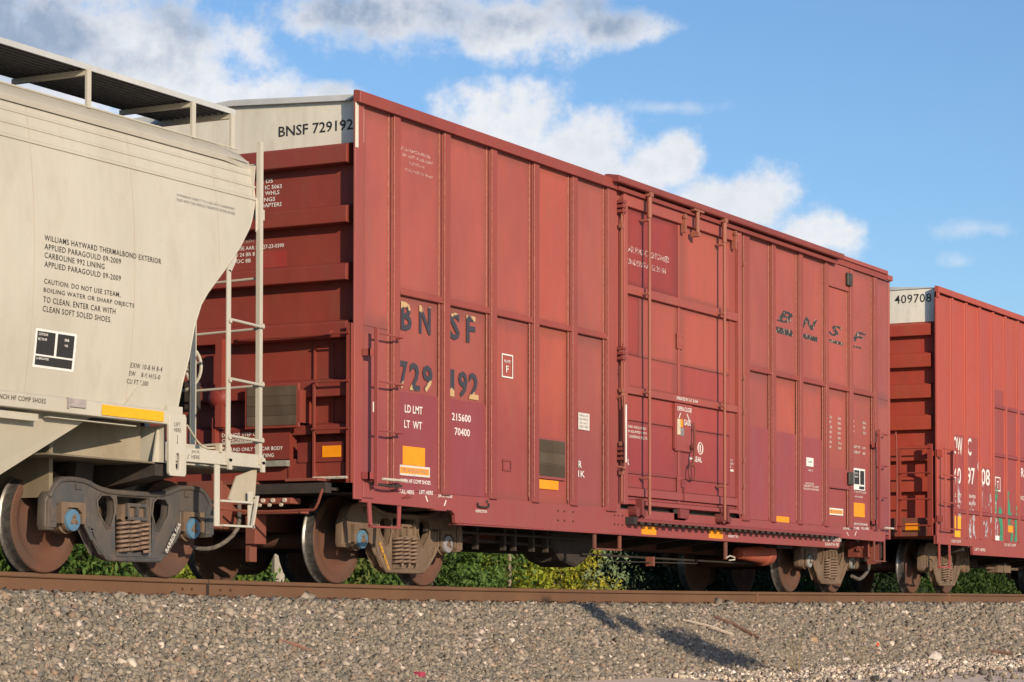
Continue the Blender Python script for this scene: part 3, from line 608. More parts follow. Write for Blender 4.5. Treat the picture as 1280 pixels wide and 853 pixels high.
# reflectors
RF = [(1.17, 1.62, 1.235, 1.43, YP+.003), (4.19, 4.66, 1.12, 1.225, YP+.003), (6.86, 7.28, .672, .775, (YS-.0005)), (8.90, 9.35, .678, .785, (YS-.0005)), (11.23, 11.71, .955, 1.045, YP+.003), (14.27, 14.73, 1.14, 1.35, YP+.003)]
for x0, x1, z0, z1, y in RF: pt('reflector', MB().box(x0, x1, y-.004, y, z0, z1), M['yellow2'])
def bt(s, x0, x1, z0, z1, mat='whitep', y=None, **k):
    o = letters(bx, s, x0, x1, z0, z1, (YP+.002) if y is None else y, M[mat], **k); o.location = (-8, 0, 0); return o
for ch, x0, x1 in (('B', 1.13, 1.35), ('N', 1.50, 1.74), ('S', 2.14, 2.36), ('F', 2.50, 2.70)): bt(ch, x0, x1, 2.63, 2.925, 'flake_dark', bold=.028)
for ch, x0, x1 in (('7', 1.10, 1.27), ('2', 1.31, 1.52), ('9', 1.57, 1.78), ('1', 2.13, 2.24), ('9', 2.33, 2.53), ('2', 2.56, 2.77)): bt(ch, x0, x1, 2.02, 2.31, 'flake_dark', bold=.028)
bt('LD LMT', 1.21, 1.57, 1.78, 1.86, bold=.01); bt('LT  WT', 1.20, 1.56, 1.62, 1.70, bold=.01); bt('215600', 2.19, 2.60, 1.765, 1.845, bold=.01); bt('70400', 2.25, 2.58, 1.61, 1.69, bold=.01)
frame_mark(bx, 'plate_mark', 3.30-8, 3.56-8, 2.32, 2.585, YP+.004, M['whitep'], .016); bt('PLATE', 3.36, 3.50, 2.49, 2.52, y=YP+.003); bt('F', 3.40, 3.46, 2.38, 2.455, y=YP+.003)
m = MB(); m.add([(.575+.075*math.sin(a), YP-.0012, 1.79+.052*math.cos(a)) for a in [math.pi*k/12 for k in range(13)]], [tuple(range(13))]); pt('round_mark', m, M['whited'])
pt('warning_label', MB().box(1.09, 1.72, YP-.002, YP+.003, 1.125, 1.232), M['whited']); pt('warning_label', MB().box(1.115, 1.695, YP-.005, YP-.0025, 1.148, 1.21), M['yellow2']); bt('THIS CAR EXCEEDS HEIGHT', 1.14, 1.67, 1.16, 1.20, 'greyp', y=YP-.006)
bt('2 INCH HF COMP SHOES', 1.09, 1.74, 1.05, 1.092); bt('PULL HERE', 1.07, 1.37, .935, .975, y=YS-.002); bt('LIFT HERE', 1.48, 1.76, .945, .985, y=YS-.002); bt('JACK HERE', 1.87, 2.17, .92, .958, y=YS-.002)
m = MB().prism([(1.60, .93), (1.62, .93), (1.66, .87), (1.64, .87)], 'y', YS-.0025, YS-.0008).prism([(2.03, .90), (2.05, .90), (2.01, .84), (1.99, .84)], 'y', YS-.0025, YS-.0008); pt('arrow_mark', m, M['whitep'])
bt('INSPECTION', 2.68, 2.93, .795, .825, y=YS-.002)
bt('UNDERFRAME INSPECTED', 1.10, 1.72, 4.50, 4.53, 'faint_white', y=YP-.001); bt('SECURITY AGREEMENT', 1.14, 1.78, 4.44, 4.47, 'faint_white', y=YP-.001); bt('FILED WITH THE', 1.28, 1.60, 4.37, 4.40, 'faint_white', y=YP-.001); bt('TRANSPORTATION BOARD', 1.20, 1.78, 4.29, 4.32, 'faint_white', y=YP-.001)
bt('R', 5.18, 5.26, 1.41, 1.49); bt('1K', 5.17, 5.34, 1.30, 1.375)
pt('small_notice', MB().box(5.17, 5.46, YP-.001, YP+.003, 1.86, 2.06), M['whited'])
for k, s in enumerate(('PRIVATE', 'PROPERTY', 'DO NOT', 'ENTER')): bt(s, 5.20, 5.42, 2.015-k*.043, 2.038-k*.043, 'greyp', y=YP-.003, bold=0)
pt('white_strip', MB().box(6.00, 6.11, -1.606, -1.6035, 2.43, 2.70), M['whited'])
bt('CAR HAS CUSHIONED', 6.42, 7.70, 4.13, 4.21, 'faint_white', y=YD-.002, bold=.03); bt('UNDERFRAME 20 IN', 6.48, 7.60, 3.98, 4.05, 'faint_white', y=YD-.002, bold=.03)
bt('INSULATED', 6.44, 6.74, 2.66, 2.69, 'whited', y=YD+.004); bt('FACE ONLY', 6.44, 6.76, 2.58, 2.615, 'whited', y=YD+.004)
for k, s in enumerate(('LOAD REQUIRES', 'CAR EQUIPPED WITH', '17 LOADING BELTS')): bt(s, 6.46, 7.02+.02*k, 1.965-k*.058, 2.0-k*.058, 'whited', y=YD+.004)
bt('R', 6.46, 6.545, 1.51, 1.59, y=YD+.003)
bt('OPERATED BY 12-C  8-10-4', 7.82, 8.48, 2.41, 2.45, y=YD-.047); bt('OPEN-CLOSE', 7.88, 8.32, 2.275, 2.33, y=-1.6015)
m = MB().prism([(7.97, 2.25), (7.99, 2.25), (7.94, 2.18), (7.92, 2.18)], 'y', -1.603, -1.6005).prism([(8.16, 2.25), (8.18, 2.25), (8.27, 2.16), (8.25, 2.16)], 'y', -1.603, -1.6005); pt('arrow_mark', m, M['whitep'])
bt('GASK', 8.08, 8.30, 2.10, 2.175, y=-1.602); bt('SEAL', 8.47, 8.72, 1.655, 1.725, y=YD+.003)
m = MB().prism([(8.31, 1.69), (8.35, 1.72), (8.35, 1.70), (8.43, 1.70), (8.43, 1.68), (8.35, 1.68), (8.35, 1.66)], 'y', YD+.001, YD+.004); pt('arrow_mark', m, M['whitep'])
m = MB(); m.tube([(8.665+.075*math.cos(a), YD+.002, 1.835+.075*math.sin(a)) for a in [2*math.pi*k/20 for k in range(20)]], .008, 4, True); pt('round_mark', m, M['whitep']); bt('1', 8.65, 8.68, 1.79, 1.88, y=YD+.003)
for k, s in enumerate(('CTH', 'LOW', 'I -', 'I')): bt(s, 9.62, 9.70+.03*(k % 2), 1.72-k*.045, 1.75-k*.045, 'whited', y=YD-.006)
# italic logo with slogan lines
for ch, x0, x1 in (('B', 11.27, 11.86), ('N', 12.17, 12.80), ('S', 13.23, 13.80), ('F', 14.20, 14.82)): bt(ch, x0, x1, 3.77, 3.94, 'flake_logo', bold=.03, slant=.38, y=YP-.001)
for x0, x1, z0, z1 in ((11.20, 11.85, 3.60, 3.69), (12.18, 12.80, 3.62, 3.69), (13.20, 13.84, 3.665, 3.71), (14.18, 14.60, 3.685, 3.71)):
    pt('logo_stripe', MB().box(x0, x1, YP-.002, YP-.001, z0, z1), M['flake_logo'])
for i, (xa, n) in enumerate(((13.25, 7), (13.62, 7))):
    for k in range(n): bt(random.choice(['NO', 'CU', 'IL', 'EW', 'HT', 'LD', 'LE']) if k < n-1 else 'CAP', xa, xa+.10+.05*random.random(), 2.55-k*.073, 2.585-k*.073, 'whited')
for k in range(3): bt('- ', 14.27, 14.30, 2.56-k*.075, 2.58-k*.075, 'whited'); bt(('IN', 'FT', 'CU')[k], 14.67, 14.79, 2.55-k*.075, 2.59-k*.075, 'whited')
bt('CAPY FT', 14.25, 14.56, 2.17, 2.21, 'whited'); bt('4-9', 14.64, 14.78, 2.17, 2.21, 'whited'); bt('CUBE FT', 14.25, 14.55, 2.09, 2.13, 'whited'); bt('60', 14.66, 14.77, 2.09, 2.13, 'whited')
pt('data_label', MB().box(14.25, 14.75, YP-.001, YP+.003, 1.545, 1.87), M['whitep'])
for a, b, c, d in ((14.29, 14.50, 1.63, 1.84), (14.54, 14.71, 1.63, 1.84), (14.50, 14.71, 1.56, 1.605)): pt('label_field', MB().box(a, b, YP-.004, YP-.0015, c, d), M['blackp'])
bt('COTS', 14.31, 14.45, 1.78, 1.805, y=YP-.005); bt('08-07', 14.31, 14.45, 1.73, 1.755, y=YP-.005)
bt('BLT 06 92 CLASS', 14.22, 14.80, 1.50, 1.53, 'whited'); bt('HF SHOES', 14.32, 14.66, 1.43, 1.455, 'whited')
pt('warning_label', MB().box(13.20, 13.82, YP-.002, YP+.003, 1.135, 1.235), M['whitep']); pt('warning_label', MB().box(13.23, 13.79, YP-.005, YP-.0025, 1.155, 1.215), M['yellow2']); bt('THIS CAR EXCEEDS', 13.26, 13.76, 1.168, 1.202, 'greyp', y=YP-.006)
pt('small_notice', MB().box(12.37, 12.64, YP-.001, YP+.003, 1.80, 1.925), M['whitep']); bt('FOOD', 12.43, 12.58, 1.85, 1.88, 'graffiti_green', y=YP-.003); bt('AAR 13', 12.44, 12.62, 1.73, 1.76, 'whited')
bt('NOTICE', 12.34, 12.66, 1.54, 1.565, 'whited'); bt('RETURN EMPTY TO AGENT', 12.21, 12.86, 1.50, 1.53, 'whited'); bt('BURLINGTON NORTHERN', 12.21, 12.86, 1.46, 1.487, 'whited')
bt('JACK HERE', 13.78, 14.10, .925, .965, y=YS-.002); bt('LIFT HERE', 14.18, 14.46, .945, .985, y=YS-.002); bt('2 INCH HF COMP SHOES', 14.20, 14.87, 1.015, 1.05, y=YP+.006); bt('PULL HERE', 14.55, 14.87, .955, .99, y=YS-.002)
m = MB().prism([(13.92, .90), (13.94, .90), (14.02, .84), (14.0, .84)], 'y', YS-.0025, YS-.0008).prism([(14.33, .92), (14.35, .92), (14.28, .85), (14.26, .85)], 'y', YS-.0025, YS-.0008); pt('arrow_mark', m, M['whitep'])
m = MB(); m.disc(.05, 'y', (13.66, -1.575, .90), .012, 14); pt('round_plate', m, M['greyp'])
bt('BURLINGTON NORTHERN', 12.96, 13.70, .74, .80, 'whited', y=YS-.002); bt('SANTA FE', 13.05, 13.6, .675, .72, 'whited', y=YS-.002)
bt('INSPECT 92', 9.53, 9.86, .705, .735, y=YS-.002)
for k in range(7):
    x = 10.12+.03*random.random(); z = random.uniform(1.1, 2.2); pt('scrape', MB().box(x, x+.02, -1.6045, -1.6035, z, z+random.uniform(.2, .5)), M['scuff'])

# ---- boxcar end wall facing the hopper
XE = .36
pt('end_wall', MB().box(XE, XE+.03, -1.57, 1.50, .92, 4.45), M['end_red'])
m = MB(); m.prism([(-1.57, 4.45), (-1.57, 4.90), (0, 4.98), (1.50, 4.91), (1.50, 4.45)], 'x', XE-.01, XE+.03); pt('white_end_panel', m, M['end_white'])
m = MB(); m.prism([(-1.44, 4.875), (-1.55, 4.925), (0, 5.0), (1.55, 4.925), (1.44, 4.88), (0, 4.955)], 'x', XE-.06, XE+.01); pt('roof_flashing', m, M['roofgrey'])
def endrib(z0, z1, d=.15, y0=-1.475, y1=1.475, mat='end_red', x=XE):
    h = z1-z0; m = MB(); m.prism([(x, z1+.012), (x-.02, z1+.008), (x-d+.012, z1-.022), (x-d, z1-.04), (x-d, z0+.006), (x-d+.006, z0), (x, z0)], 'y', y0, y1)
    return m
for z0, z1 in ((4.235, 4.445), (3.63, 3.82), (3.05, 3.235), (2.47, 2.655), (1.88, 2.065), (1.50, 1.62)):
    pt('end_rib', endrib(z0, z1), M['end_red'], bevel=.003, color=tint(.04))
for y in (-1.24, -1.02): pt('end_stiffener', MB().box(XE-.03, XE, y-.008, y+.008, 1.1, 2.44), M['end_red'])
pt('end_sill', MB().prism([(XE-.02, 1.04), (XE-.16, 1.05), (XE-.16, 1.26), (XE-.02, 1.27)], 'y', -1.47, 1.47), M['end_red'])
pt('end_plate', MB().box(.175, .19, -.83, .55, 1.26, 1.58).box(.19, XE, -.83, -.80, 1.05, 1.58), M['end_red'], color=(.85, .8, .8)); pt('end_plate', MB().box(.185, .20, -1.47, -.92, 1.22, 1.42).box(.2, XE, -1.47, -.92, 1.22, 1.235), M['end_red'], color=(.9, .85, .85))
pt('grey_bar', MB().box(.11, .18, -.83, .3, 1.185, 1.245), M['greyp'], color=(1.1, 1.1, .95))
o = pt('reflector', MB().box(.178, .184, -1.44, -1.22, 1.265, 1.38), M['yellow2'])
pt('handrail', MB().tube(chain([(XE, -1.33, 2.53), (.19, -1.31, 2.53), (.17, -1.2, 2.50), (.17, -.2, 2.50), (XE, -.15, 2.5)]), .013, 6), M['end_red'])
# end ladder (two stiles, rungs)
el_ = pt('end_ladder', MB().box(.13, .19, -1.585, -1.572, 1.0, 2.60).box(.13, .136, -1.585, -1.53, 1.0, 2.60), M['end_red'], bevel=.002, color=(1.1, 1.1, 1.1))
part('stile', MB().box(.13, .19, -1.135, -1.122, 1.0, 2.03).box(.13, .136, -1.16, -1.122, 1.0, 2.03), M['end_red'], el_, bevel=.002)
for z in (2.50, 2.02, 1.545): part('rung', MB().tube([(.12, -1.57, z), (.12, -1.13 if z < 2.4 else -1.32, z)] + ([(.3, -1.13, z+.03)] if z < 2.1 else [(.3, -1.30, z)]), .0115, 6), M['end_red'], el_)
part('rung', MB().tube([(.12, -1.55, 1.055), (.12, -1.15, 1.055)], .015, 6), M['step'], el_)
for z in (1.10, 2.0): part('bracket', MB().box(.15, XE, -1.14, -1.12, z-.03, z+.03), M['end_red'], el_)
# crossover board
cb = pt('crossover_board', MB().box(.10, .13, -.99, -.33, 1.57, 2.02), M['end_red'], bevel=.006)
for k in range(4): part('board', MB().box(.093, .101, -.96, -.36, 1.60+k*.100, 1.697+k*.100), M['wood'], cb, color=(lambda q: (q, q, q))(random.uniform(.8, 1.2)))
part('bracket', MB().box(.10, XE, -1.0, -.985, 1.62, 1.95), M['end_red'], cb)
# brake gear box
m = MB().lathe([(.0005, -.12), (.05, -.115), (.10, -.09), (.125, -.04), (.13, 0), (.0005, 0)], 'x', (.12, -.02, 1.90), 20); pt('brake_gear_box', m, M['end_red'], smooth=True, color=(.9, .7, .7))
pt('brake_chain_guard', MB().box(.02, .14, -.10, -.02, 1.6, 2.5).box(.05, .12, .0, .04, 1.0, 1.7), M['end_red'])
# stencils on the end
def be(s, ya, yb, z0, z1, x=XE-.003, mat='whitep', **k): o = letters_end(bx, s, ya, yb, z0, z1, x, M[mat], **k); o.location = (-8, 0, 0)
be('BNSF 729192', -.565, -1.465, 4.585, 4.695, x=XE-.013, mat='blackp', bold=.014)
for s, ya, yb, z in (('C D5', -.33, -.49, 4.125), ('2 IC 5063', -.34, -.60, 4.06), ('AL WHLS', -.30, -.57, 4.0), ('RINGS', -.32, -.52, 3.935), ('ADAPTERS', -.30, -.60, 3.875)): be(s, ya, yb, z, z+.042)
for s, ya, yb, z, mt in (('DO NOT HUMP COUNTRY', .25, -.27, 3.52, 'faint_white'), ('NOSE AAR M-927-23-0390', 0.0, -.63, 3.45, 'whitep'), ('TO 24 BR 8', 0.02, -.27, 3.385, 'whitep'), ('TOC 8B', 0.0, -.22, 3.32, 'whitep')): be(s, ya, yb, z, z+.04, mat=mt)
pt('paint_patch', MB().box(XE-.003, XE-.0005, -.66, -.30, 3.25, 3.42), M['patch_dark'], color=(1.3, .9, .8))
for s, ya, yb, z in (('DO NOT STEP ON', 0.0, -.47, 1.505), ('CUSHIONING UNIT', 0.0, -.48, 1.45), ('GROUND ONLY TO CAR BODY', 0.0, -.75, 1.355), ('WHEN WELDING', -.22, -.64, 1.285)): be(s, ya, yb, z, z+.038, x=.172)
be('L ME', -.02, -.20, .90, .935, x=-.04)
# draft gear, coupler, uncoupling lever, hoses
m = MB(); m.box(-.30, .36, -.24, .24, .60, 1.0); m.box(-.32, -.28, -.33, .33, .55, 1.03); m.box(-.1, .36, -.42, .42, 1.0, 1.04); pt('draft_gear', m, M['under_red'])
m = MB(); m.box(.02, .20, -.95, -.1, .80, .86); m.box(.02, .2, -1.05, -.2, .70, .73); m.box(.05, .25, -.5, -.38, .40, .74); m.box(.08, .2, -.42, -.36, .22, .42); m.box(-.02, .20, -1.30, -.9, 1.02, 1.05); pt('striker_plate', m, M['under_red'], color=(1.3, 1.1, 1.1), bevel=.004)
m = MB()
for y in (-.50, -.62, -.74, -.88): m.lathe([(.0005, -.02), (.022, -.02), (.024, 0)], 'x', (.02, y, .835), 8); m.lathe([(.0005, -.02), (.018, -.02), (.02, 0)], 'x', (.02, y+.04, .79), 8)
pt('bolt', m, M['step'])
m = MB(); m.box(-.86, -.30, -.10, .10, .70, .88); m.prism([(-.86, -.17), (-1.02, -.16), (-1.10, -.02), (-1.05, .15), (-.9, .18), (-.82, .10)], 'z', .66, .92); pt('coupler', m, M['under_red'], bevel=.02, color=(.8, .8, .8))
m = MB().tube(chain([(-.25, -1.5, .92), (-.22, -1.4, .74), (-.2, -1.25, .72), (-.2, -.6, .72), (-.35, -.25, .78), (-.5, -.1, .95)]), .014, 6); pt('uncoupling_lever', m, M['under_red'], color=(1.2, 1, 1))
m = MB().tube(chain([(-.02, -.35, .80), (-.15, -.42, .55), (-.35, -.35, .38), (-.6, -.28, .34), (-.95, -.22, .42), (-1.1, -.2, .5)]), .022, 8); pt('brake_hose', m, M['hose'], smooth=True)
m = MB(); m.box(-.01, .10, -1.38, -.2, .90, 1.0); m.box(.10, .30, -1.35, -.3, .93, .96); pt('end_crossbar', m, M['dark'])
pt('far_end_wall', MB().box(15.81, 15.85, -1.5, 1.5, .92, 4.95), M['end_red'])
for z0, z1 in ((4.235, 4.445), (3.63, 3.82), (3.05, 3.235), (2.47, 2.655), (1.88, 2.065), (1.30, 1.48)):
    pt('end_rib', MB().prism([(15.85, z1), (15.965, (z0+z1)/2), (15.965, z0), (15.85, z0)], 'y', -1.475, 1.475), M['end_red'])
m = MB(); m.box(15.85, 16.05, -1.5, -.6, .84, .98); m.box(16.0, 16.03, -1.50, -1.44, .98, 2.45); m.box(16.0, 16.03, -1.1, -1.04, .98, 2.45)
for z in (2.4, 1.93, 1.46, 1.0): m.tube([(16.03, -1.50, z), (16.03, -1.05, z)], .012, 6)
m.tube(chain([(15.9, -1.62, 2.45), (15.9, -1.66, 2.4), (15.9, -1.66, 1.1), (15.9, -1.62, 1.02)]), .012, 6); pt('end_ladder', m, M['end_red'])
m = MB(); m.box(15.3, 16.6, -.24, .24, .60, 1.0); m.box(16.6, 17.1, -.1, .1, .7, .9); m.box(15.1, 15.9, -1.2, -1.1, .55, .8); m.box(15.55, 15.62, -1.5, -1.3, .45, .84); m.box(15.2, 15.26, -1.45, -1.3, .55, .84); pt('draft_gear', m, M['under_red'], color=(1.2, 1, 1))
m = MB()
for k in range(6): m.disc(.035, 'y', (15.0+.17*k, -1.40+.02*(k % 2), .66+.05*(k % 3)), .06, 10); m.box(15.0+.17*k, 15.08+.17*k, -1.36, -1.2, .55, .72)
pt('air_valve', m, M['under_red'], color=(.9, .7, .7))
m = MB().tube(chain([(15.75, -1.2, .74), (15.85, -1.22, .55), (15.8, -1.22, .36), (15.45, -1.22, .22), (15.1, -1.22, .26)]), .028, 8); pt('brake_hose', m, M['hose'], smooth=True)
# under-floor gear
m = MB().lathe([(.0005, -.02), (.08, 0), (.13, .05), (.16, .12), (.165, .3), (.13, .34), (.08, 1.15), (.0005, 1.17)], 'x', (0, 0, 0), 20)
o = pt('air_reservoir', m, M['under_red'], smooth=True, color=(1.9, 1.3, 1.1)); o.location = (12.25-8, -1.05, .53); o.rotation_euler = (0, 0, R(180))
o = pt('brake_cylinder', MB().lathe([(.0005, 0), (.19, 0), (.19, .5), (.10, .6), (.0005, .6)], 'x', (0, 0, 0), 18), M['dark'], smooth=True); o.location = (5.9-8, -.7, .50)
m = MB(); m.tube([(2.6, -1.0, .54), (6.0, -.9, .50)], .018, 6); m.tube([(2.4, -1.1, .60), (6.4, -1.1, .60)], .016, 6); m.tube([(6.4, -1.0, .42), (12, -.9, .40)], .014, 6); m.tube([(2.5, .4, .48), (7.5, .4, .48)], .018, 6)
m.tube([(7.0, -1.2, .34), (9.6, -1.1, .36)], .008, 5)
pt('brake_rod', m, M['dark'])
for x in (3.6, 4.25, 4.5, 4.95, 5.3): pt('rod_hanger', MB().box(x, x+.05, -1.08, -1.02, .42, .92), M['dark'])
m = MB(); m.prism([(5.6, .9), (5.7, .50), (5.95, .34), (6.35, .26), (6.6, .34), (6.8, .5), (6.9, .9)], 'y', -.95, -.45); m.prism([(6.0, .9), (6.0, .46), (7.6, .46), (7.7, .9)], 'y', -.3, .6); pt('brake_valve', m, M['dark'], bevel=.03)
m = MB(); m.box(5.62, 5.68, -1.55, -1.53, .46, .66); m.box(6.30, 6.36, -1.55, -1.53, .48, .66); m.box(5.62, 6.36, -1.56, -1.52, .455, .475); pt('stirrup', m, M['under_red'])
pt('hanger', MB().box(9.48, 9.56, -1.56, -1.54, .41, .64), M['under_red']); pt('shackle', MB().tube([(9.5, -1.57, .43), (9.62, -1.57, .46), (9.78, -1.57, .44), (9.78, -1.57, .41), (9.6, -1.57, .40)], .010, 5), M['step'])
pt('hanger', MB().box(8.0, 8.06, -1.2, -1.1, .30, .42), M['under_red'])
m = MB(); m.box(11.9, 12.5, -1.3, -1.0, .62, .72); m.box(11.3, 12.1, -.9, -.6, .50, .60); pt('cushion_unit', m, M['dark'])
truck(bx, 1.985, M['truck_tan'], [(1, 1, 1), (3.0, 1.35, .95)])
truck(bx, 14.489, M['truck_tan'], [(3.1, 1.5, 1.0), (3.0, 1.4, .9)])
o = letters(bx, 'SUPER MOTION', 0, .34, 0, .04, 0, M['yellow'], bold=.01); o.location = (1.43-8, -1.122, .43); o.rotation_euler = (0, R(56), 0)

# ================================================================== COVERED HOPPER
XH = -9.45
hp = thing('covered_hopper', 'cream covered hopper car with black stencils and roof walkway at the left edge', 'hopper car', (XH, 0, 0))
def ht(nm, mb, mat, **k): k.setdefault('loc', (-XH, 0, 0)); return part(nm, mb, mat, hp, **k)
def yside(z): return -1.555 + .095*((z-2.7)/1.15)**2
EDGE = [(3.93, -1.42), (3.6, -1.43), (3.40, -1.52), (3.33, -1.56), (3.12, -1.74), (2.92, -1.95), (2.63, -2.27), (2.51, -2.37), (2.3, -2.46), (2.01, -2.51), (1.78, -2.57), (1.5, -2.60)]
def xedge(z):
    for (za, xa), (zb, xb) in zip(EDGE, EDGE[1:]):
        if zb <= z <= za: return xb + (xa-xb)*(z-zb)/(za-zb)
    return -2.6
zs = sorted(set([e[0] for e in EDGE] + list(np.linspace(1.5, 3.93, 22))))
for sgn in (1, -1):
    vs = []; fs = []; NX = 24
    for z in zs:
        x1 = xedge(z); x0 = 2*XH - x1
        for i in range(NX+1): vs.append((x0 + (x1-x0)*i/NX, yside(z)*sgn, z))
    for j in range(len(zs)-1):
        for i in range(NX): a = j*(NX+1)+i; fs.append((a, a+1, a+NX+2, a+NX+1))
    ht('side_sheet', MB().add(vs, fs), M['cream'], smooth=True)
# vertical weld seams following the curve
for x in (-4.72, -3.36, -2.08) + tuple(-6.1-1.38*k for k in range(8)):
    pts = [(x, yside(z)-.0005, z) for z in zs if xedge(z) > x+.04]
    if len(pts) > 2: ht('weld_seam', MB().tube(pts, .0032, 5), M['cream'], color=(.86, .80, .78))
# top chord with stepped ribs
for z, yo, h in ((3.60, .012, .022), (3.72, .008, .016), (3.83, .008, .016)):
    for sgn in (1, -1): m = MB(); m.prism([(sgn*(yside(z)+.005), z-.004), (sgn*(yside(z)-yo), z), (sgn*(yside(z)-yo), z+h), (sgn*(yside(z)+.005), z+h+.012)], 'x', 2*XH+1.41, -1.41); ht('chord_rib', m, M['cream'])
# roof
RP = [(-1.47, 3.91), (-1.475, 3.945), (-1.44, 4.0), (-1.33, 4.085), (-1.15, 4.14), (-.7, 4.27), (0, 4.34)]
RP = RP + [(-y, z) for y, z in RP[::-1][1:]]
vs = []; fs = []
for i, x in enumerate((2*XH+1.43, 2*XH+1.9, -1.9, -1.43)):
    for y, z in RP: vs.append((x, y*(1 if i in (1, 2) else .985), z-(0 if i in (1, 2) else .03)))
n = len(RP)
for i in range(3):
    for j in range(n-1): fs.append((i*n+j, (i+1)*n+j, (i+1)*n+j+1, i*n+j+1))
ht('roof', MB().add(vs, fs), M['cream'], smooth=True, color=(.90, .89, .88))
m = MB().tube([(2*XH+1.5, -1.34, 4.088), (-1.5, -1.34, 4.088)], .009, 6); m.tube([(2*XH+1.5, -1.465, 3.955), (-1.5, -1.465, 3.955)], .007, 6); ht('roof_bead', m, M['cream'])
for k in range(5): ht('hatch_cover', MB().box(-4.2-2.9*k, -2.0-2.9*k, -.45, .45, 4.22, 4.36), M['cream'], bevel=.03)
# end slope sheet and body ends
for s in (1, -1):
    X_ = lambda x: x if s == 1 else 2*XH - x
    prof = [(3.93, -1.44), (3.42, -1.50), (2.92, -1.97), (2.5, -2.42), (1.42, -3.50)]
    vs = []; fs = []
    for z, x in prof: vs += [(X_(x), -1.50, z), (X_(x), 1.50, z)]
    for i in range(len(prof)-1): fs.append((2*i, 2*i+1, 2*i+3, 2*i+2))
    o = ht('slope_sheet', MB().add(vs, fs), M['cream']); sm = o.modifiers.new('solid', 'SOLIDIFY'); sm.thickness = .012
# side edge flange along the diagonal
pts = [(x+.004, yside(z)+.01, z) for z, x in EDGE]
ht('edge_flange', MB().tube(pts, .014, 6), M['cream'])
m = MB(); m.prism([(-1.44, 3.62), (-1.44, 3.30), (-1.36, 3.38), (-1.33, 3.52), (-1.35, 3.58)], 'y', -1.52, -1.505); m.box(-1.40, -1.33, -1.54, -1.46, 3.42, 3.52); ht('gusset_plate', m, M['cream'], bevel=.003)
m = MB(); m.prism([(-1.86, 3.02), (-1.80, 3.08), (-1.78, 3.03), (-1.84, 2.93)], 'y', -1.53, -1.51); ht('gusset_plate', m, M['cream'])
# side sill
ht('side_sill', MB().prism([(-1.505, 1.385), (-1.525, 1.39), (-1.53, 1.50), (-1.505, 1.52), (-1.45, 1.53), (-1.45, 1.385)], 'x', 2*XH+2.8, -2.80), M['cream'], bevel=.004)
ht('side_sill', MB().box(2*XH+2.8, -2.80, 1.45, 1.53, 1.385, 1.52), M['cream'])
ht('sill_flange', MB().box(-9, -4.55, -1.47, -1.36, 1.30, 1.36).box(-4.4, -3.2, -1.46, -1.38, 1.345, 1.352), M['cream'])
ht('sill_end', MB().box(-2.80, -2.57, -1.50, -1.44, 1.38, 1.56), M['cream'])
# hopper bays below the sill
for x0 in (-5.47, -9.6, -13.4):
    m = MB(); a, b = (x0+1.75, x0+.35); c, d = x0-1.3-.6, x0-.6
    m.add([(a, -1.38, 1.40), (a-1.46, -1.30, .68), (a-2.0, -1.28, .60), (a-3.5, -1.38, 1.40), (a, 1.38, 1.40), (a-1.46, 1.30, .68), (a-2.0, 1.28, .60), (a-3.5, 1.38, 1.40)], [(0, 1, 2, 3), (4, 5, 6, 7), (0, 1, 5, 4), (3, 2, 6, 7), (1, 2, 6, 5)]); ht('hopper_bay', m, M['cream'], color=(.86, .84, .80))
    ht('outlet_gate', MB().box(a-2.05, a-1.2, -1.05, 1.05, .42, .62), M['cream_dirty'])
# underframe over the truck
for s in (1, -1):
    X_ = lambda x: x if s == 1 else 2*XH - x
    ht('shear_plate', MB().box(X_(-4.38), X_(-1.32), -1.44, 1.44, 1.035, 1.05), M['cream_dirty'], color=(.45, .43, .40))
    ht('center_sill', MB().box(X_(-4.6), X_(-1.30), -.20, .20, .62, 1.03), M['cream_dirty'], color=(.7, .66, .6))
    m = MB(); m.prism([(X_(-3.90), -.45), (X_(-2.86), -1.25), (X_(-2.86), -1.235), (X_(-3.90), -.435)], 'z', 1.05, 1.42); ht('web_plate', m, M['cream_dirty'], color=(.62, .60, .56))
    ht('center_shade_web', MB().prism([(X_(-3.95), 1.05), (X_(-1.6), 1.05), (X_(-1.6), 3.2), (X_(-2.45), 2.35), (X_(-3.5), 1.42), (X_(-3.95), 1.42)], 'y', -.04, .04), M['dark']); ht('far_shade_web', MB().box(X_(-4.3), X_(-1.6), 1.15, 1.17, 1.05, 1.42), M['dark'])  # added dark sheets: shade of the space over the truck is in their colour
    m = MB(); m.prism([(-1.44, 1.05), (-1.44, .93), (-.2, .72), (.2, .72), (1.44, .93), (1.44, 1.05)], 'x', X_(-2.90), X_(-2.62)); ht('body_bolster', m, M['dark'])
    m = MB(); m.prism([(X_(-2.87), 1.05), (X_(-2.80), 1.38), (X_(-2.77), 1.38), (X_(-2.77), 1.05)], 'y', -1.40, -1.385); m.box(X_(-2.79), X_(-2.77), -1.46, -1.0, 1.05, 1.38); ht('bolster_web', m, M['cream'])
    m = MB(); m.box(X_(-3.95), X_(-3.90), -1.1, -.2, .70, 1.4); m.box(X_(-3.9), X_(-3.55), -.62, -.60, .70, 1.04); ht('cross_web', m, M['cream_dirty'], color=(.60, .58, .55))
    m = MB(); m.box(X_(-3.45), X_(-3.20), -.9, -.7, .80, 1.03); ht('brake_bracket', m, M['dark'], bevel=.02)
    ht('web_plate', MB().box(X_(-2.60), X_(-1.35), -.9, -.885, 1.05, 1.30), M['cream'])
ht('brake_bracket', MB().prism([(-3.45, 1.03), (-3.50, .74), (-3.25, .74), (-3.2, 1.03)], 'y', -1.0, -.9), M['dark'])
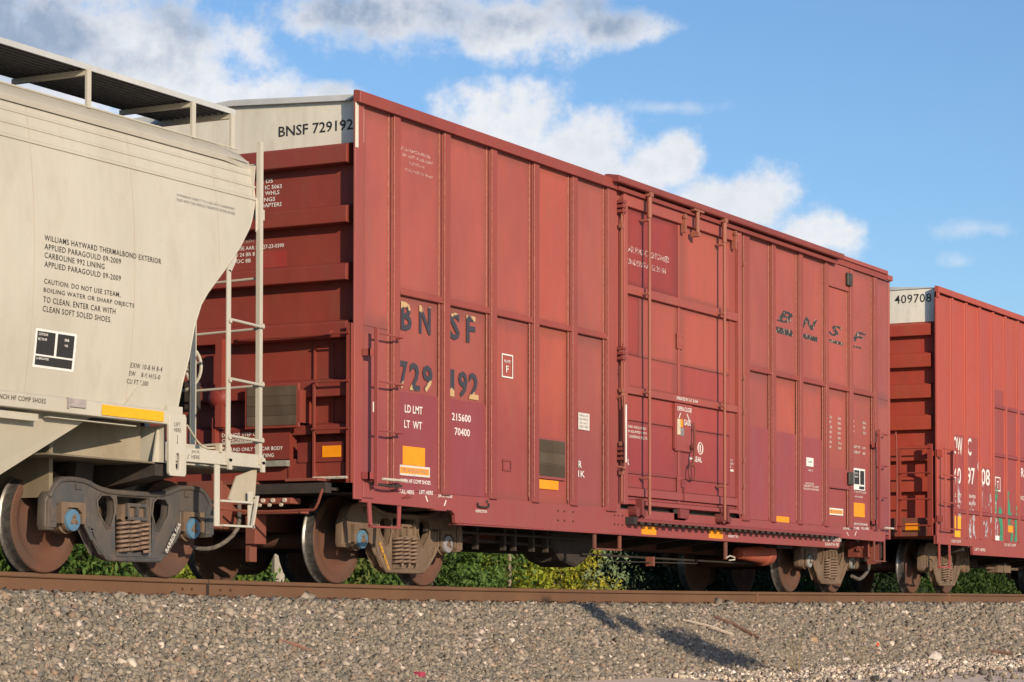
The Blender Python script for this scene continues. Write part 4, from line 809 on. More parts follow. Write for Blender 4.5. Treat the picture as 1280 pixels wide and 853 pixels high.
# lift plate with slot, end sill, steps
lp = [(-2.83, 1.46), (-2.81, 1.49), (-2.59, 1.49), (-2.57, 1.46), (-2.57, .96), (-2.59, .93), (-2.81, .93), (-2.83, .96)]
slot = [(-2.73, 1.01), (-2.715, .985), (-2.685, .985), (-2.67, 1.01), (-2.67, 1.11), (-2.685, 1.135), (-2.715, 1.135), (-2.73, 1.11)]
me = curve_plate('lift_plate', lp, [slot], -1.545, -1.515, .004); link('lift_plate', me, M['cream'], hp, (-XH, 0, 0))
ht('end_sill', MB().box(-2.57, -1.30, -1.535, -1.50, 1.065, 1.195).box(-2.57, -1.30, -1.535, -1.42, 1.065, 1.075).box(-1.33, -1.30, -1.535, 1.5, 1.045, 1.195), M['cream'], bevel=.004)
m = MB(); m.prism([(-1.83, .76), (-1.70, .98), (-1.40, 1.06), (-1.37, 1.06), (-1.40, .80), (-1.55, .72)], 'y', -1.49, -1.475); ht('step_gusset', m, M['cream'], color=(.85, .8, .72))
st = ht('stirrup_step', MB().box(-2.13, -2.05, -1.545, -1.535, .50, 1.065).box(-1.59, -1.52, -1.545, -1.535, .50, .84), M['cream'])
part('tread', MB().box(-2.06, -1.56, -1.58, -1.53, .725, .745), M['cream'], st); part('tread', MB().box(-2.06, -1.56, -1.60, -1.53, .50, .518), M['cream'], st)
part('tread', MB().prism([(-1.60, .50), (-1.58, .49), (-1.49, .80), (-1.52, .80)], 'y', -1.60, -1.575), M['cream'], st)
# ladders of the hopper end
ls = ht('side_ladder', MB().box(-1.95, -1.885, -1.545, -1.535, 1.10, 2.88).prism([(-1.95, 2.88), (-1.885, 2.86), (-1.80, 2.98), (-1.80, 3.05), (-1.84, 3.05)], 'y', -1.545, -1.535), M['cream'])
part('stile', MB().box(-1.415, -1.365, -1.545, -1.535, 1.10, 4.16).box(-1.415, -1.407, -1.535, -1.50, 1.10, 4.16), M['cream'], ls)
for z in (2.40, 1.85, 1.32):
    m = MB().tube([(-1.90, -1.56, z+.02), (-1.37, -1.56, z+.0)], .014, 8)
    for x in (-1.91, -1.38): m.disc(.024, 'y', (x, -1.565, z+.01), .025, 8)
    part('rung', m, M['cream'], ls, smooth=True)
le = ht('end_ladder', MB().box(-1.475, -1.39, -.80, -.79, 1.20, 2.62).box(-1.40, -1.33, -.725, -.715, 1.2, 3.0), M['cream'])
for z in (2.88, 2.40, 1.86, 1.33):
    m = MB().tube([(-1.37, -.74, z-.03), (-1.37, -1.50, z-.01)], .0125, 8); m.disc(.024, 'x', (-1.41, -.76, z-.03), .02, 8); part('rung', m, M['cream'], le, smooth=True)
part('rung', MB().tube([(-1.37, -1.47, 3.95), (-1.37, -.9, 3.95)], .012, 6), M['cream'], le)
ht('post', MB().box(-2.60, -2.52, -1.10, -1.04, 1.2, 2.3).box(-2.45, -2.38, -.95, -.9, 1.06, 2.3), M['cream'], color=(.9, .88, .85))
# brake wheel
bw = ht('brake_wheel', MB().tube([(-1.20, -.50+.22*math.cos(a), 2.08+.22*math.sin(a)) for a in [2*math.pi*k/28 for k in range(28)]], .016, 6, True), M['cream'], smooth=True)
for k in range(5):
    a = 2*math.pi*k/5+.4; part('spoke', MB().tube([(-1.17, -.50, 2.08), (-1.20, -.50+.215*math.cos(a), 2.08+.215*math.sin(a))], .013, 6), M['cream'], bw)
part('hub', MB().disc(.04, 'x', (-1.22, -.50, 2.08), .08, 12), M['cream'], bw)
ht('brake_housing', MB().box(-1.2, -1.05, -.62, -.38, 1.66, 1.95), M['dark'], bevel=.02)
chn = MB()
for k in range(20): z = 1.72-k*.027; chn.tube([(-1.2+.008*math.cos(a)*(k % 2), -.62+.010*math.cos(a)*(1-k % 2), z+.018*math.sin(a)) for a in [2*math.pi*j/8 for j in range(8)]], .004, 4, True)
ht('brake_chain', chn, M['dark'])
m = MB(); m.tube(chain([(-2.50, -1.50, 1.40), (-2.2, -1.45, 1.23), (-2.0, -1.5, 1.225), (-1.85, -1.52, 1.23)]), .010, 6); m.box(-2.06, -2.02, -1.55, -1.50, 1.18, 1.26); m.tube([(-1.87+.03*math.cos(a), -1.52, 1.215+.03*math.sin(a)) for a in [2*math.pi*k/10 for k in range(10)]], .008, 5, True); ht('uncoupling_lever', m, M['cream'], color=(1, .95, .85))
m = MB()
for x in (-1.90, -1.36): m.disc(.035, 'y', (x, -1.56, 1.135), .03, 10); m.box(x-.025, x+.025, -1.56, -1.535, 1.03, 1.13)
ht('sill_bracket', m, M['cream'])
# running board
wk = ht('running_board', MB().box(2*XH+1.55, -1.55, -1.352, -1.338, 4.405, 4.455), M['roofgrey'])
for k in range(12): part('grating_bar', MB().box(2*XH+1.55, -1.55, -1.33+k*.072, -1.322+k*.072, 4.41, 4.45), M['grate'], wk)
part('grating', MB().box(2*XH+1.56, -1.56, -1.338, -.50, 4.425, 4.432), M['grate'], wk)
for x in (-1.63, -2.25, -3.79) + tuple(-5.6-1.9*k for k in range(6)):
    if x < 2*XH+1.6: continue
    part('post', MB().box(x, x+.055, -1.36, -1.335, 4.075, 4.41), M['cream'], wk)
    part('cross_bar', MB().box(x, x+.04, -1.33, -.52, 4.36, 4.405), M['cream'], wk); None
m = MB().tube(chain([(-2.15, -1.0, 4.43), (-2.15, -1.0, 4.53), (-2.10, -1.0, 4.54), (-1.75, -1.0, 4.535), (-1.70, -1.0, 4.52), (-1.70, -1.0, 4.43)], 2), .013, 6); ht('grab_iron', m, M['yellow'], smooth=True)
ht('cross_walk', MB().box(-1.62, -1.55, -1.35, 1.35, 4.39, 4.43), M['roofgrey'])
ht('running_board', MB().box(2*XH+1.55, -1.55, .75, 1.35, 4.41, 4.45), M['roofgrey'])
# writing
YH = lambda z: yside(z)-.0035
def hs(s, x0, x1, z0, z1, mat='blackp', **k):
    o = letters(hp, s, x0, x1, z0, z1, 0, M[mat], yf=YH, **k); o.location = (-XH, 0, 0)
for s, x1, z in (('WILLIAMS HAYWARD THERMALBOND EXTERIOR', -2.98, 2.80), ('APPLIED PARAGOULD 09-2009', -3.56, 2.727), ('CARBOLINE 992 LINING', -3.79, 2.655), ('APPLIED PARAGOULD 09-2009', -3.56, 2.58), ('CAUTION: DO NOT USE STEAM,', -3.56, 2.435), ('BOILING WATER OR SHARP OBJECTS', -3.36, 2.36), ('TO CLEAN. ENTER CAR WITH', -3.62, 2.287), ('CLEAN SOFT SOLED SHOES.', -3.67, 2.21)):
    hs(s, -4.59, x1, z, z+.048, bold=.004, space=1.12)
hs('OWNERSHIP SUBJECT TO A SECURITY AGREEMENT', -2.70, -1.79, 3.448, 3.476, 'greyp', bold=0, space=1.1); hs('FILED WITH THE SURFACE TRANSPORTATION BOARD', -2.70, -1.79, 3.408, 3.434, 'greyp', bold=0, space=1.1)
hs('EXW 10-8 H 8-4', -3.35, -2.89, 1.85, 1.895, bold=0, space=1.1); hs('EW    8-0 H15-0', -3.36, -2.91, 1.78, 1.822, bold=0, space=1.1); hs('CU FT 5200', -3.38, -3.07, 1.71, 1.752, bold=0, space=1.1)
def hflat(nm, x0, x1, z0, z1, mat, off):
    vs = []; fs = []; K = 6
    for i in range(K+1):
        z = z0+(z1-z0)*i/K; vs += [(x0, yside(z)-off, z), (x1, yside(z)-off, z)]
    for i in range(K): fs.append((2*i, 2*i+1, 2*i+3, 2*i+2))
    ht(nm, MB().add(vs, fs), M[mat])
hflat('data_label', -4.66, -4.12, 1.745, 2.065, 'whitep', .0025)
for a, b, c, d in ((-4.635, -4.40, 1.855, 2.045), (-4.37, -4.15, 1.855, 2.045), (-4.635, -4.15, 1.765, 1.84)): hflat('label_field', a, b, c, d, 'blackp', .0038)
def hw(s, x0, x1, z0, z1): 
    o = letters(hp, s, x0, x1, z0, z1, 0, M['whitep'], yf=lambda z: yside(z)-.0048); o.location = (-XH, 0, 0)
hw('COTS 09-09', -4.62, -4.50, 2.01, 2.032); hw('BLT 09-09', -4.62, -4.51, 1.97, 1.992); hw('SRB', -4.28, -4.22, 1.99, 2.012); hw('NS', -4.27, -4.23, 1.945, 1.965); hw('LUBRICATED', -4.62, -4.46, 1.812, 1.83)
ht('reflector', MB().box(-3.78, -2.90, -1.536, -1.531, 1.405, 1.495), M['yellow']); ht('routing_bracket', MB().box(-4.23, -4.01, -1.545, -1.529, 1.445, 1.515).box(-4.25, -4.235, -1.55, -1.529, 1.43, 1.52), M['greyp'], color=(1.5, 1.35, 1.3))
o = letters(hp, '2 INCH HF COMP SHOES', -5.18, -4.53, 1.445, 1.485, -1.5325, M['blackp'], bold=0, space=1.1); o.location = (-XH, 0, 0)
for s, x0, x1, z in (('LIFT', -2.755, -2.665, 1.375), ('HERE', -2.76, -2.655, 1.325)): o = letters(hp, s, x0, x1, z, z+.036, -1.5465, M['blackp'], bold=0); o.location = (-XH, 0, 0)
ht('arrow_mark', MB().box(-2.712, -2.708, -1.547, -1.5455, 1.22, 1.30).prism([(-2.717, 1.235), (-2.703, 1.235), (-2.71, 1.215)], 'y', -1.547, -1.5455), M['blackp'])
for s, x0, x1, z in (('JACK', -2.48, -2.355, 1.145), ('HERE', -2.48, -2.355, 1.10)): o = letters(hp, s, x0, x1, z, z+.033, -1.5365, M['blackp'], bold=0); o.location = (-XH, 0, 0)
ht('arrow_mark', MB().prism([(-2.52, 1.14), (-2.515, 1.14), (-2.54, 1.09), (-2.546, 1.09)], 'y', -1.537, -1.5355), M['blackp'])
m = MB(); m.box(-1.30, -1.0, -.2, .2, .65, .95); m.box(-2.2, -1.2, -.9, -.85, .75, .79); ht('striker', m, M['cream_dirty'], color=(.6, .45, .4))
ht('brake_hose', MB().tube(chain([(-1.55, -.55, .62), (-1.4, -.5, .42), (-1.15, -.4, .36), (-.9, -.28, .40)]), .022, 8), M['hose'], smooth=True)
t1 = truck(hp, -2.765, M['truck_grey'], [(1, 1, 1), (1, 1, 1)])
truck(hp, -16.2, M['truck_grey'], [(1, 1, 1), (1, 1, 1)])
o = letters(hp, 'BARBER 56A', 0, .34, 0, .045, 0, M['whited'], bold=.01); o.location = (-2.34-XH, -1.17, .25); o.rotation_euler = (0, R(-52), 0)
ht('brake_step', MB().box(-2.0, -1.5, -.9, -.5, .80, .82), M['under_red'])

# ================================================================== THIRD CAR
XT = 26.0
tv = thing('boxcar', 'orange red boxcar numbered 409708 with graffiti behind the long red boxcar', 'boxcar', (XT, 0, 0))
def tt(nm, mb, mat, **k): k.setdefault('loc', (-XT, 0, 0)); return part(nm, mb, mat, tv, **k)
T0, T1 = 18.02, 33.6
YT = -1.568
tribs = [18.80+.735*k for k in range(20) if 18.80+.735*k < 33.3]
tb = [T0+.02] + [x+.10 for x in tribs]; te = tribs + [T1]
for i, (a, b) in enumerate(zip(tb, te)): tt('panel', MB().box(a-.01, b, YT, YT+.012, .9, 4.93), M['orange_red'], color=tint(.03))
for x in tribs: tt('rib', MB().prism([(x-.02, YT), (x-.005, YT-.008), (x, -1.605), (x+.09, -1.605), (x+.10, YT)], 'z', .95, 4.93), M['orange_red'], bevel=.003)
tt('top_chord', MB().prism([(YT, 4.95), (-1.635, 4.94), (-1.64, 5.035), (YT, 5.05)], 'x', T0, T1), M['orange_red'], bevel=.004)
tt('top_chord', MB().box(T0, T0+.10, -1.62, -1.57, 4.86, 4.95), M['orange_red'])
tt('corner_post', MB().box(T0, T0+.15, -1.592, -1.570, .83, 4.95), M['orange_red'])
tt('side_sill', MB().prism([(T0, .96), (T0, .82), (19.88, .82), (19.93, .68), (31.8, .68), (31.85, .82), (T1, .82), (T1, .96)], 'y', YS, -1.536), M['orange_red'])
tt('far_side_wall', MB().box(T0+.15, T1, 1.5, 1.56, .7, 5.0), M['orange_red']); tt('roof', MB().prism([(-1.58, 5.03), (0, 5.14), (1.58, 5.03)], 'x', T0+.12, T1), M['roofgrey']); tt('floor', MB().box(T0+.2, T1, -1.5, 1.5, .92, 1.0), M['dark']); tt('center_sill', MB().box(T0-.5, T1+.4, -.2, .2, .55, .92), M['dark'])
for a, b, z in ((21.10, 22.45, 3.27), (20.50, 22.45, 2.42), (18.9, 25.5, 1.36)):
    for x in tribs:
        if a-.1 <= x < b+.2: tt('belt_rail', MB().prism([(YT, z), (YT-.035, z+.005), (YT-.035, z+.055), (YT, z+.07)], 'x', x+.10, x+.735), M['patch_dark'], color=(1.1, 1.1, 1.2))
for i, x in enumerate(tribs[:7]):
    z1 = (2.68, 2.68, 2.2, 3.6, 3.26, 3.26, 2.4)[i]; z0 = (1.43, 1.43, 1.43, 1.43, 1.43, 1.43, 1.43)[i]
    tt('paint_patch', MB().box(x+.12, x+.70, YT-.003, YT-.0005, z0, z1), M['patch_dark'], color=(1.25, 1.3, 1.3))
XW = 18.17
tt('end_wall', MB().box(XW, XW+.04, -1.57, 1.5, .92, 4.48), M['end_red'], color=(1.6, 1.25, 1.15))
tt('white_end_panel', MB().prism([(-1.57, 4.48), (-1.57, 5.02), (0, 5.11), (1.5, 5.03), (1.5, 4.48)], 'x', XW-.01, XW+.04), M['end_white'], color=(1.12, 1.15, 1.2))
for z0, z1 in ((4.25, 4.46), (3.73, 3.97), (3.22, 3.46), (2.70, 2.95), (2.19, 2.44), (1.68, 1.93)):
    tt('end_rib', endrib(z0, z1, .10, -1.475, 1.475, x=XW), M['end_red'], color=(1.6, 1.35, 1.15))
tt('end_sill', MB().box(XW-.15, XW, -1.47, 1.47, .95, 1.25), M['under_red']); tt('reflector', MB().box(XW-.154, XW-.15, -1.30, -1.05, 1.04, 1.16), M['yellow2'], color=(1, 1, 1))
m = MB().box(17.88, 17.92, -1.56, -1.48, .95, 2.45).box(17.88, 17.92, -1.02, -.96, .95, 2.35)
for z in (2.38, 1.98, 1.55, 1.12): m.tube([(17.87, -1.55, z), (17.87, -.98, z)], .013, 6)
for z in (1.2, 2.3): m.box(17.9, 18.2, -1.54, -1.50, z-.04, z+.04)
tt('end_ladder', m, M['end_red'], color=(1.1, 1, 1))
m = MB().box(18.12, 18.20, -1.70, -1.69, 1.05, 2.42).box(18.70, 18.76, -1.70, -1.69, 1.05, 2.42)
for z in (2.38, 1.95, 1.50, 1.07): m.tube([(18.05, -1.70, z), (18.85, -1.70, z)], .013, 6)
m.box(18.02, 18.10, -1.69, -1.58, 2.24, 2.36); m.box(18.02, 18.10, -1.69, -1.58, 1.18, 1.28); tt('side_ladder', m, M['orange_red'])
m = MB().box(18.10, 18.16, -1.6, -1.58, .45, .83).box(18.62, 18.68, -1.6, -1.58, .45, .83).box(18.1, 18.68, -1.62, -1.56, .43, .455); tt('stirrup', m, M['orange_red'])
def te_(s, ya, yb, z0, z1): o = letters_end(tv, s, ya, yb, z0, z1, XW-.013, M['blackp'], bold=0.004, space=1.05); o.location = (-XT, 0, 0)
te_('409708', -.83, -1.465, 4.80, 4.945)
def ts(s, x0, x1, z0, z1, mat='whitep', **k): o = letters(tv, s, x0, x1, z0, z1, YT-.005, M[mat], **k); o.location = (-XT, 0, 0)
ts('OW', 18.93, 19.40, 2.34, 2.64); ts('C', 19.68, 19.88, 2.36, 2.66); ts('40', 18.92, 19.32, 1.85, 2.13); ts('97', 19.66, 20.06, 1.87, 2.16); ts('08', 20.42, 20.90, 1.89, 2.18)
frame_mark(tv, 'plate_mark', 21.20-XT, 21.50-XT, 1.82, 2.07, YT-.003, M['whitep'], .02); ts('T', 21.30, 21.40, 1.87, 2.0)
for k in range(2):
    ts('LD LMT', 18.96, 19.34, 1.63-k*.12, 1.69-k*.12, 'whited'); ts('186900', 19.70, 20.10, 1.64-k*.12, 1.70-k*.12, 'whited')
ts('R', 22.74, 22.90, 2.14, 2.30); ts('NO', 22.7, 22.95, 1.72, 1.80, 'whited')
for s, x0, x1, z in (('3 INCH COMP', 18.78, 19.26, .86), ('LIFT HERE', 20.0, 20.6, .75), ('DO NOT HUMP', 21.7, 22.35, .87), ('WHEELS', 22.9, 23.3, .78)): o = letters(tv, s, x0, x1, z, z+.05, (YS-.002), M['whited']); o.location = (-XT, 0, 0)
tt('reflector', MB().box(18.95, 19.30, YT-.008, YT-.004, 1.10, 1.31), M['yellow']); tt('reflector', MB().box(18.97, 19.27, YT-.008, YT-.004, .90, 1.07), M['yellow']); tt('reflector', MB().box(21.93, 22.22, YT-.008, YT-.004, 1.12, 1.24), M['yellow2']); tt('small_notice', MB().box(21.17, 21.42, YT-.007, YT-.004, .94, 1.04), M['whitep'])
# spray paint: rough tags, one stroke per bay
def stroke(x, z, pts, r, mat): tt('spray_stroke', MB().add(*ribbon([(x+a, z+b) for a, b in pts], r)), M[mat])
def ribbon(p, r):
    vs = []; fs = []
    for i, (a, b) in enumerate(p):
        c, d = (p[min(i+1, len(p)-1)][0]-p[max(i-1, 0)][0], p[min(i+1, len(p)-1)][1]-p[max(i-1, 0)][1]); L = math.hypot(c, d) or 1
        vs += [(a-d/L*r, YT-.0045-.0002*i, b+c/L*r), (a+d/L*r, YT-.0045-.0002*i, b-c/L*r)]
    for i in range(len(p)-1): fs.append((2*i, 2*i+1, 2*i+3, 2*i+2))
    return vs, fs
for x, mat, z in ((21.2, 'graffiti_green', 1.5), (21.55, 'graffiti_green', 1.1), (21.95, 'graffiti_green', 1.45), (22.15, 'graffiti_green', 1.05), (22.45, 'graffiti_green', 1.2), (23.1, 'graffiti_green', 1.3), (23.9, 'graffiti_green', 1.2), (19.8, 'graffiti_pale', 1.05), (20.0, 'graffiti_pale', 1.2), (20.5, 'graffiti_pale', 1.5), (20.7, 'graffiti_pale', 1.1), (21.0, 'graffiti_pale', 1.3), (20.35, 'graffiti_pale', 1.9), (19.2, 'graffiti_pale', 1.55), (21.25, 'graffiti_pale', 1.2), (23.4, 'graffiti_pale', 1.3), (24.3, 'graffiti_pale', 1.2)):
    s_ = random.choice((-1, 1)); stroke(x, z, [(-.08*s_, -.28), (.02*s_, -.1), (-.02*s_, .1), (.10*s_, .3), (.02*s_, .42)], random.uniform(.05, .11), mat)
m = MB(); m.box(22.5, 23.3, -1.2, -1.0, .42, .56); m.tube([(22.2, -1.1, .5), (24, -1.1, .5)], .03, 6); m.disc(.09, 'y', (22.9, -1.22, .5), .2, 12); tt('brake_cylinder', m, M['truck_tan'])
for x in (19.6, 22.3, 24.5, 26.5): tt('crossbearer', MB().prism([(-1.5, .92), (-1.5, .74), (-.2, .56), (.2, .56), (1.5, .74), (1.5, .92)], 'x', x, x+.1), M['dark'])
truck(tv, 19.93, M['truck_tan'], [(2.0, .55, .2), (2.0, .55, .2)]); truck(tv, 31.7, M['truck_tan'], [(2.0, .55, .2), (2.0, .55, .2)])
m = MB(); m.box(17.3, 18.1, -.1, .1, .7, .88); m.box(17.9, 18.15, -.6, .6, .60, .95); tt('coupler', m, M['dark'])

# ================================================================== TRACK
trk = thing('railway_track', 'straight rusty railway track on grey ballast under the train', 'railway track', (0, 0, 0))
HP = [(-.036, 0), (-.036, -.028), (-.030, -.037), (-.009, -.044), (-.009, -.148), (-.03, -.158), (-.07, -.164), (-.07, -.176)]
prof = [(0, .0)] + HP; prof = HP[::-1] + [(-.030, .005), (.030, .005)] + [(-a, b) for a, b in HP]
prof = prof[:]  # closed outline, left base -> head -> right base
xs = np.concatenate([np.arange(-40, -8, 4.0), np.arange(-8, 34, 1.0), np.arange(34, 130, 6.0)])
def railmesh(yc):
    m = MB(); n = len(prof)
    vs = [(x, yc+a, zr(x)-.005+b) for x in xs for a, b in prof]; fs = []
    for i in range(len(xs)-1):
        for j in range(n): fs.append((i*n+j, i*n+(j+1) % n, (i+1)*n+(j+1) % n, (i+1)*n+j))
    m.add(vs, fs); return m
part('rail', railmesh(-.754), M['rail'], trk); part('rail', railmesh(.754), M['rail'], trk)
m = MB(); 
for i in range(len(xs)-1):
    for yc in (-.754, .754):
        a, b = xs[i], xs[i+1]; m.add([(a, yc-.026, zr(a)+.0012), (b, yc-.026, zr(b)+.0012), (b, yc+.026, zr(b)+.0012), (a, yc+.026, zr(a)+.0012)], [(0, 1, 2, 3)])
part('rail_head_wear', m, M['railtop'], trk)
tie = MB().box(-.115, .115, -1.30, 1.30, -.36, -.188).mesh('crosstie'); plate_ = MB().box(-.09, .09, -.90, -.62, -.188, -.176).mesh('tie_plate')
sm = MB()
for dx in (-.05, .05): sm.box(dx-.009, dx+.009, -.838, -.820, -.20, -.150); sm.box(dx-.013, dx+.013, -.845, -.808, -.160, -.146)
spk = sm.mesh('spike')
anch = MB().box(-.02, .02, -.85, -.68, -.19, -.165).mesh('rail_anchor')
for k in range(120):
    x = -12+k*.50 + random.uniform(-.02, .02); z = zr(x)
    o = link('crosstie', tie, M['tie'], trk, (x, 0, z)); o.rotation_euler = (0, 0, random.uniform(-.01, .01))
    link('tie_plate', plate_, M['rail'], trk, (x, 0, z)); link('spike', spk, M['rail'], trk, (x+random.uniform(-.01, .01), 0, z), color=(.6, .5, .5))
    if k % 2: link('rail_anchor', anch, M['rail'], trk, (x+.16, 0, z), color=(.6, .5, .5))
for x in (-1.55, -1.40, -.93, -.76): part('joint_bolt', MB().disc(.014, 'y', (x, -.772, zr(x)-.098), .02, 6), M['rail'], trk, color=(.5, .42, .42))
part('rail_gap', MB().box(-1.163, -1.157, -.7955, -.716, zr(-1.16)-.15, zr(-1.16)+.001), M['dark'], trk)
for x in (12.4, 21.0): part('weld_collar', MB().box(x, x+.03, -.795, -.713, zr(x)-.16, zr(x)-.002), M['rail'], trk, color=(1.4, 1.4, 1.5))

# ================================================================== GROUND AND BALLAST
def gz(x, y):
    """height of the ballast bank and the ground"""
    f = abs(y)
    near = y < 0
    if f < 1.25: z = -.215
    elif f < 1.62: z = -.215 - (f-1.25)*.04
    elif near:
        toe = 3.05
        if f < toe: z = -.23 - (f-1.62)*.53
        elif f < 7: z = -.988 - (f-toe)*.04
        elif f < 15: z = -1.146 - (f-7)*.068
        else: z = -1.69
    else:
        z = -.23 - min(f-1.62, 1.7)*.5
    return z + zr(x)*(1 if f < 3.4 else .4)
def sheet(name, xs_, ys_, zf, mat, k='structure'):
    vs = [(x, y, zf(x, y)) for y in ys_ for x in xs_]; nx = len(xs_); fs = [(j*nx+i, j*nx+i+1, (j+1)*nx+i+1, (j+1)*nx+i) for j in range(len(ys_)-1) for i in range(nx-1)]
    me = bpy.data.meshes.new(name); me.from_pydata(vs, [], fs); me.polygons.foreach_set('use_smooth', [True]*len(fs)); return kind(link(name, me, mat), k)
# ground material: pale stony dirt near the track, grass further out
gm, t, b = mat_new('dusty ground'); pos = geo_pos(t)
n1 = t.noise(pos, 0.9, 6, .65); n2 = t.noise(pos, 24, 6, .7); n3 = t.noise(pos, 6, 5, .6)
yy = t.node('ShaderNodeSeparateXYZ', {0: pos}).outputs[1]
dirt_c = t.mix(t.rng(n2, .35, .65), (.74, .62, .50), (.58, .48, .38)); dirt_c = t.mix(t.rng(n3, .5, .7), dirt_c, (.46, .38, .30))
grass_c = t.mix(t.rng(n1, .35, .65), (.045, .075, .02), (.10, .10, .04))
g = t.mix(t.rng(t.math('ADD', yy, t.math('MULTIPLY', n1, 2)), 4.5, 6.5), dirt_c, grass_c)
g = t.mix(t.rng(t.math('ADD', t.math('ABSOLUTE', yy), t.math('MULTIPLY', t.math('SUBTRACT', n3, .5), .6)), 3.10, 2.85), g, (.23, .195, .155))
t.put(b, 'Base Color', g); t.put(b, 'Roughness', .95)
bp_ = t.node('ShaderNodeBump', {'Height': n2, 'Strength': .8, 'Distance': .02}); t.l.new(bp_.outputs[0], b.inputs['Normal'])
gx = sorted(set([-1500, -600, -200, -80] + list(np.arange(-40, 70, 1.0)) + [75, 90, 120, 200, 500, 1200, 2500]))
gy = sorted(set([-1500, -500, -150, -60, -30] + list(np.arange(-20, -3.4, .8)) + [-3.4, -3.2, -3.05, -2.6, -2.2, -1.9, -1.62, -1.4, -1.25, -.6, 0, .6, 1.25, 1.62, 2.2, 2.8, 3.32, 4, 6, 8, 12, 16, 20, 30, 60, 150, 500, 1500, 2500]))
def ground_z(x, y):
    z = gz(x, y) - .012
    if abs(y) > 3.4: z += .03*(mnoise.noise(Vector((x*.7, y*.7, 0)))) + (.02*mnoise.noise(Vector((x*2.3, y*2.3, 3))) if -15 < y < 10 else 0)
    return z
sheet('ground', gx, gy, ground_z, gm)

# loose stones
def stones(name, N, xr, yr, size, mat, seed, sink=.3, zoff=0, flat=.75, pale=1.0):
    g_ = np.random.default_rng(seed)
    x = g_.uniform(*xr, N); y = g_.uniform(*yr, N)
    s = size*np.exp(g_.normal(0, .40, N)); s = np.clip(s, size*.4, size*2.6)
    base = np.array([(-1,-1,-1),(1,-1,-1),(1,1,-1),(-1,1,-1),(-1,-1,1),(1,-1,1),(1,1,1),(-1,1,1)], float)*.5
    v = base[None]*(1+g_.uniform(-.42, .32, (N, 8, 3)))
    v *= (s[:, None]*g_.uniform(.7, 1.3, (N, 3)))[:, None, :]; v[:, :, 2] *= flat
    q = g_.normal(size=(N, 4)); q /= np.linalg.norm(q, axis=1)[:, None]; a, b_, c, d = q.T
    Rm = np.stack([1-2*(c*c+d*d), 2*(b_*c-a*d), 2*(b_*d+a*c), 2*(b_*c+a*d), 1-2*(b_*b_+d*d), 2*(c*d-a*b_), 2*(b_*d-a*c), 2*(c*d+a*b_), 1-2*(b_*b_+c*c)], 1).reshape(N, 3, 3)
    v = np.einsum('nij,nkj->nki', Rm, v)
    z = np.array([gz(px, py) for px, py in zip(x, y)]) + zoff + s*g_.uniform(-sink, .35, N)
    v += np.stack([x, y, z], 1)[:, None, :]
    f = np.array([(0,3,2,1),(4,5,6,7),(0,1,5,4),(1,2,6,5),(2,3,7,6),(3,0,4,7)])
    F = (f[None] + (np.arange(N)*8)[:, None, None]).reshape(-1, 4)
    me = bpy.data.meshes.new(name); me.vertices.add(N*8); me.vertices.foreach_set('co', v.reshape(-1))
    me.loops.add(F.size); me.loops.foreach_set('vertex_index', F.reshape(-1).astype(np.int32)); me.polygons.add(len(F)); me.polygons.foreach_set('loop_start', np.arange(0, F.size, 4, dtype=np.int32)); me.polygons.foreach_set('loop_total', np.full(len(F), 4, np.int32)); me.update()
    r = g_.random(N); pal = np.array([(.20,.175,.145),(.27,.235,.195),(.15,.14,.125),(.23,.20,.16),(.33,.28,.23),(.26,.19,.14),(.42,.36,.31),(.55,.48,.42),(.17,.16,.15),(.40,.31,.25)])
    cum_ = np.cumsum([.21,.18,.14,.17,.10,.07,.03,.02,.05,.03]); idx = np.minimum(np.searchsorted(cum_, r), 9)
    colr = pal[idx]*g_.uniform(.78, 1.16, (N, 1))*np.array([1.02, .985, .92])*pale
    at = me.attributes.new('stone_colour', 'FLOAT_COLOR', 'FACE'); cc = np.ones((N, 6, 4)); cc[:, :, :3] = colr[:, None, :]; at.data.foreach_set('color', cc.reshape(-1))
    return link(name, me, mat)
sm_, t, b = mat_new('crushed stone'); at = t.node('ShaderNodeAttribute', attribute_name='stone_colour').outputs['Color']; nn = t.noise(geo_pos(t), 60, 4, .6)
t.put(b, 'Base Color', t.mix(1.0, at, t.mix(nn, (.75, .75, .75), (1.2, 1.18, 1.15)), 'MULTIPLY')); t.put(b, 'Roughness', .9)
bal = stones('ballast', 118000, (-7.5, 12), (-3.13, -1.05), .0240, sm_, 1); kind(bal, 'stuff')
kind(stones('ballast', 72000, (12, 42), (-3.13, -1.05), .034, sm_, 2), 'stuff')
kind(stones('ballast', 9000, (-8, 40), (-1.05, 1.4), .06, sm_, 3, zoff=-.03), 'stuff')
kind(stones('gravel', 3000, (4, 45), (-5.2, -3.0), .035, sm_, 4, sink=.5), 'stuff')
kind(stones('gravel', 16000, (4, 32), (-4.6, -2.95), .022, sm_, 14, sink=.3, pale=2.3), 'stuff')
kind(stones('gravel', 2500, (-8, 40), (-9, -5), .03, sm_, 5, sink=.5), 'stuff')
kind(stones('ballast', 6000, (-8, 45), (1.4, 3.3), .06, sm_, 6), 'stuff')

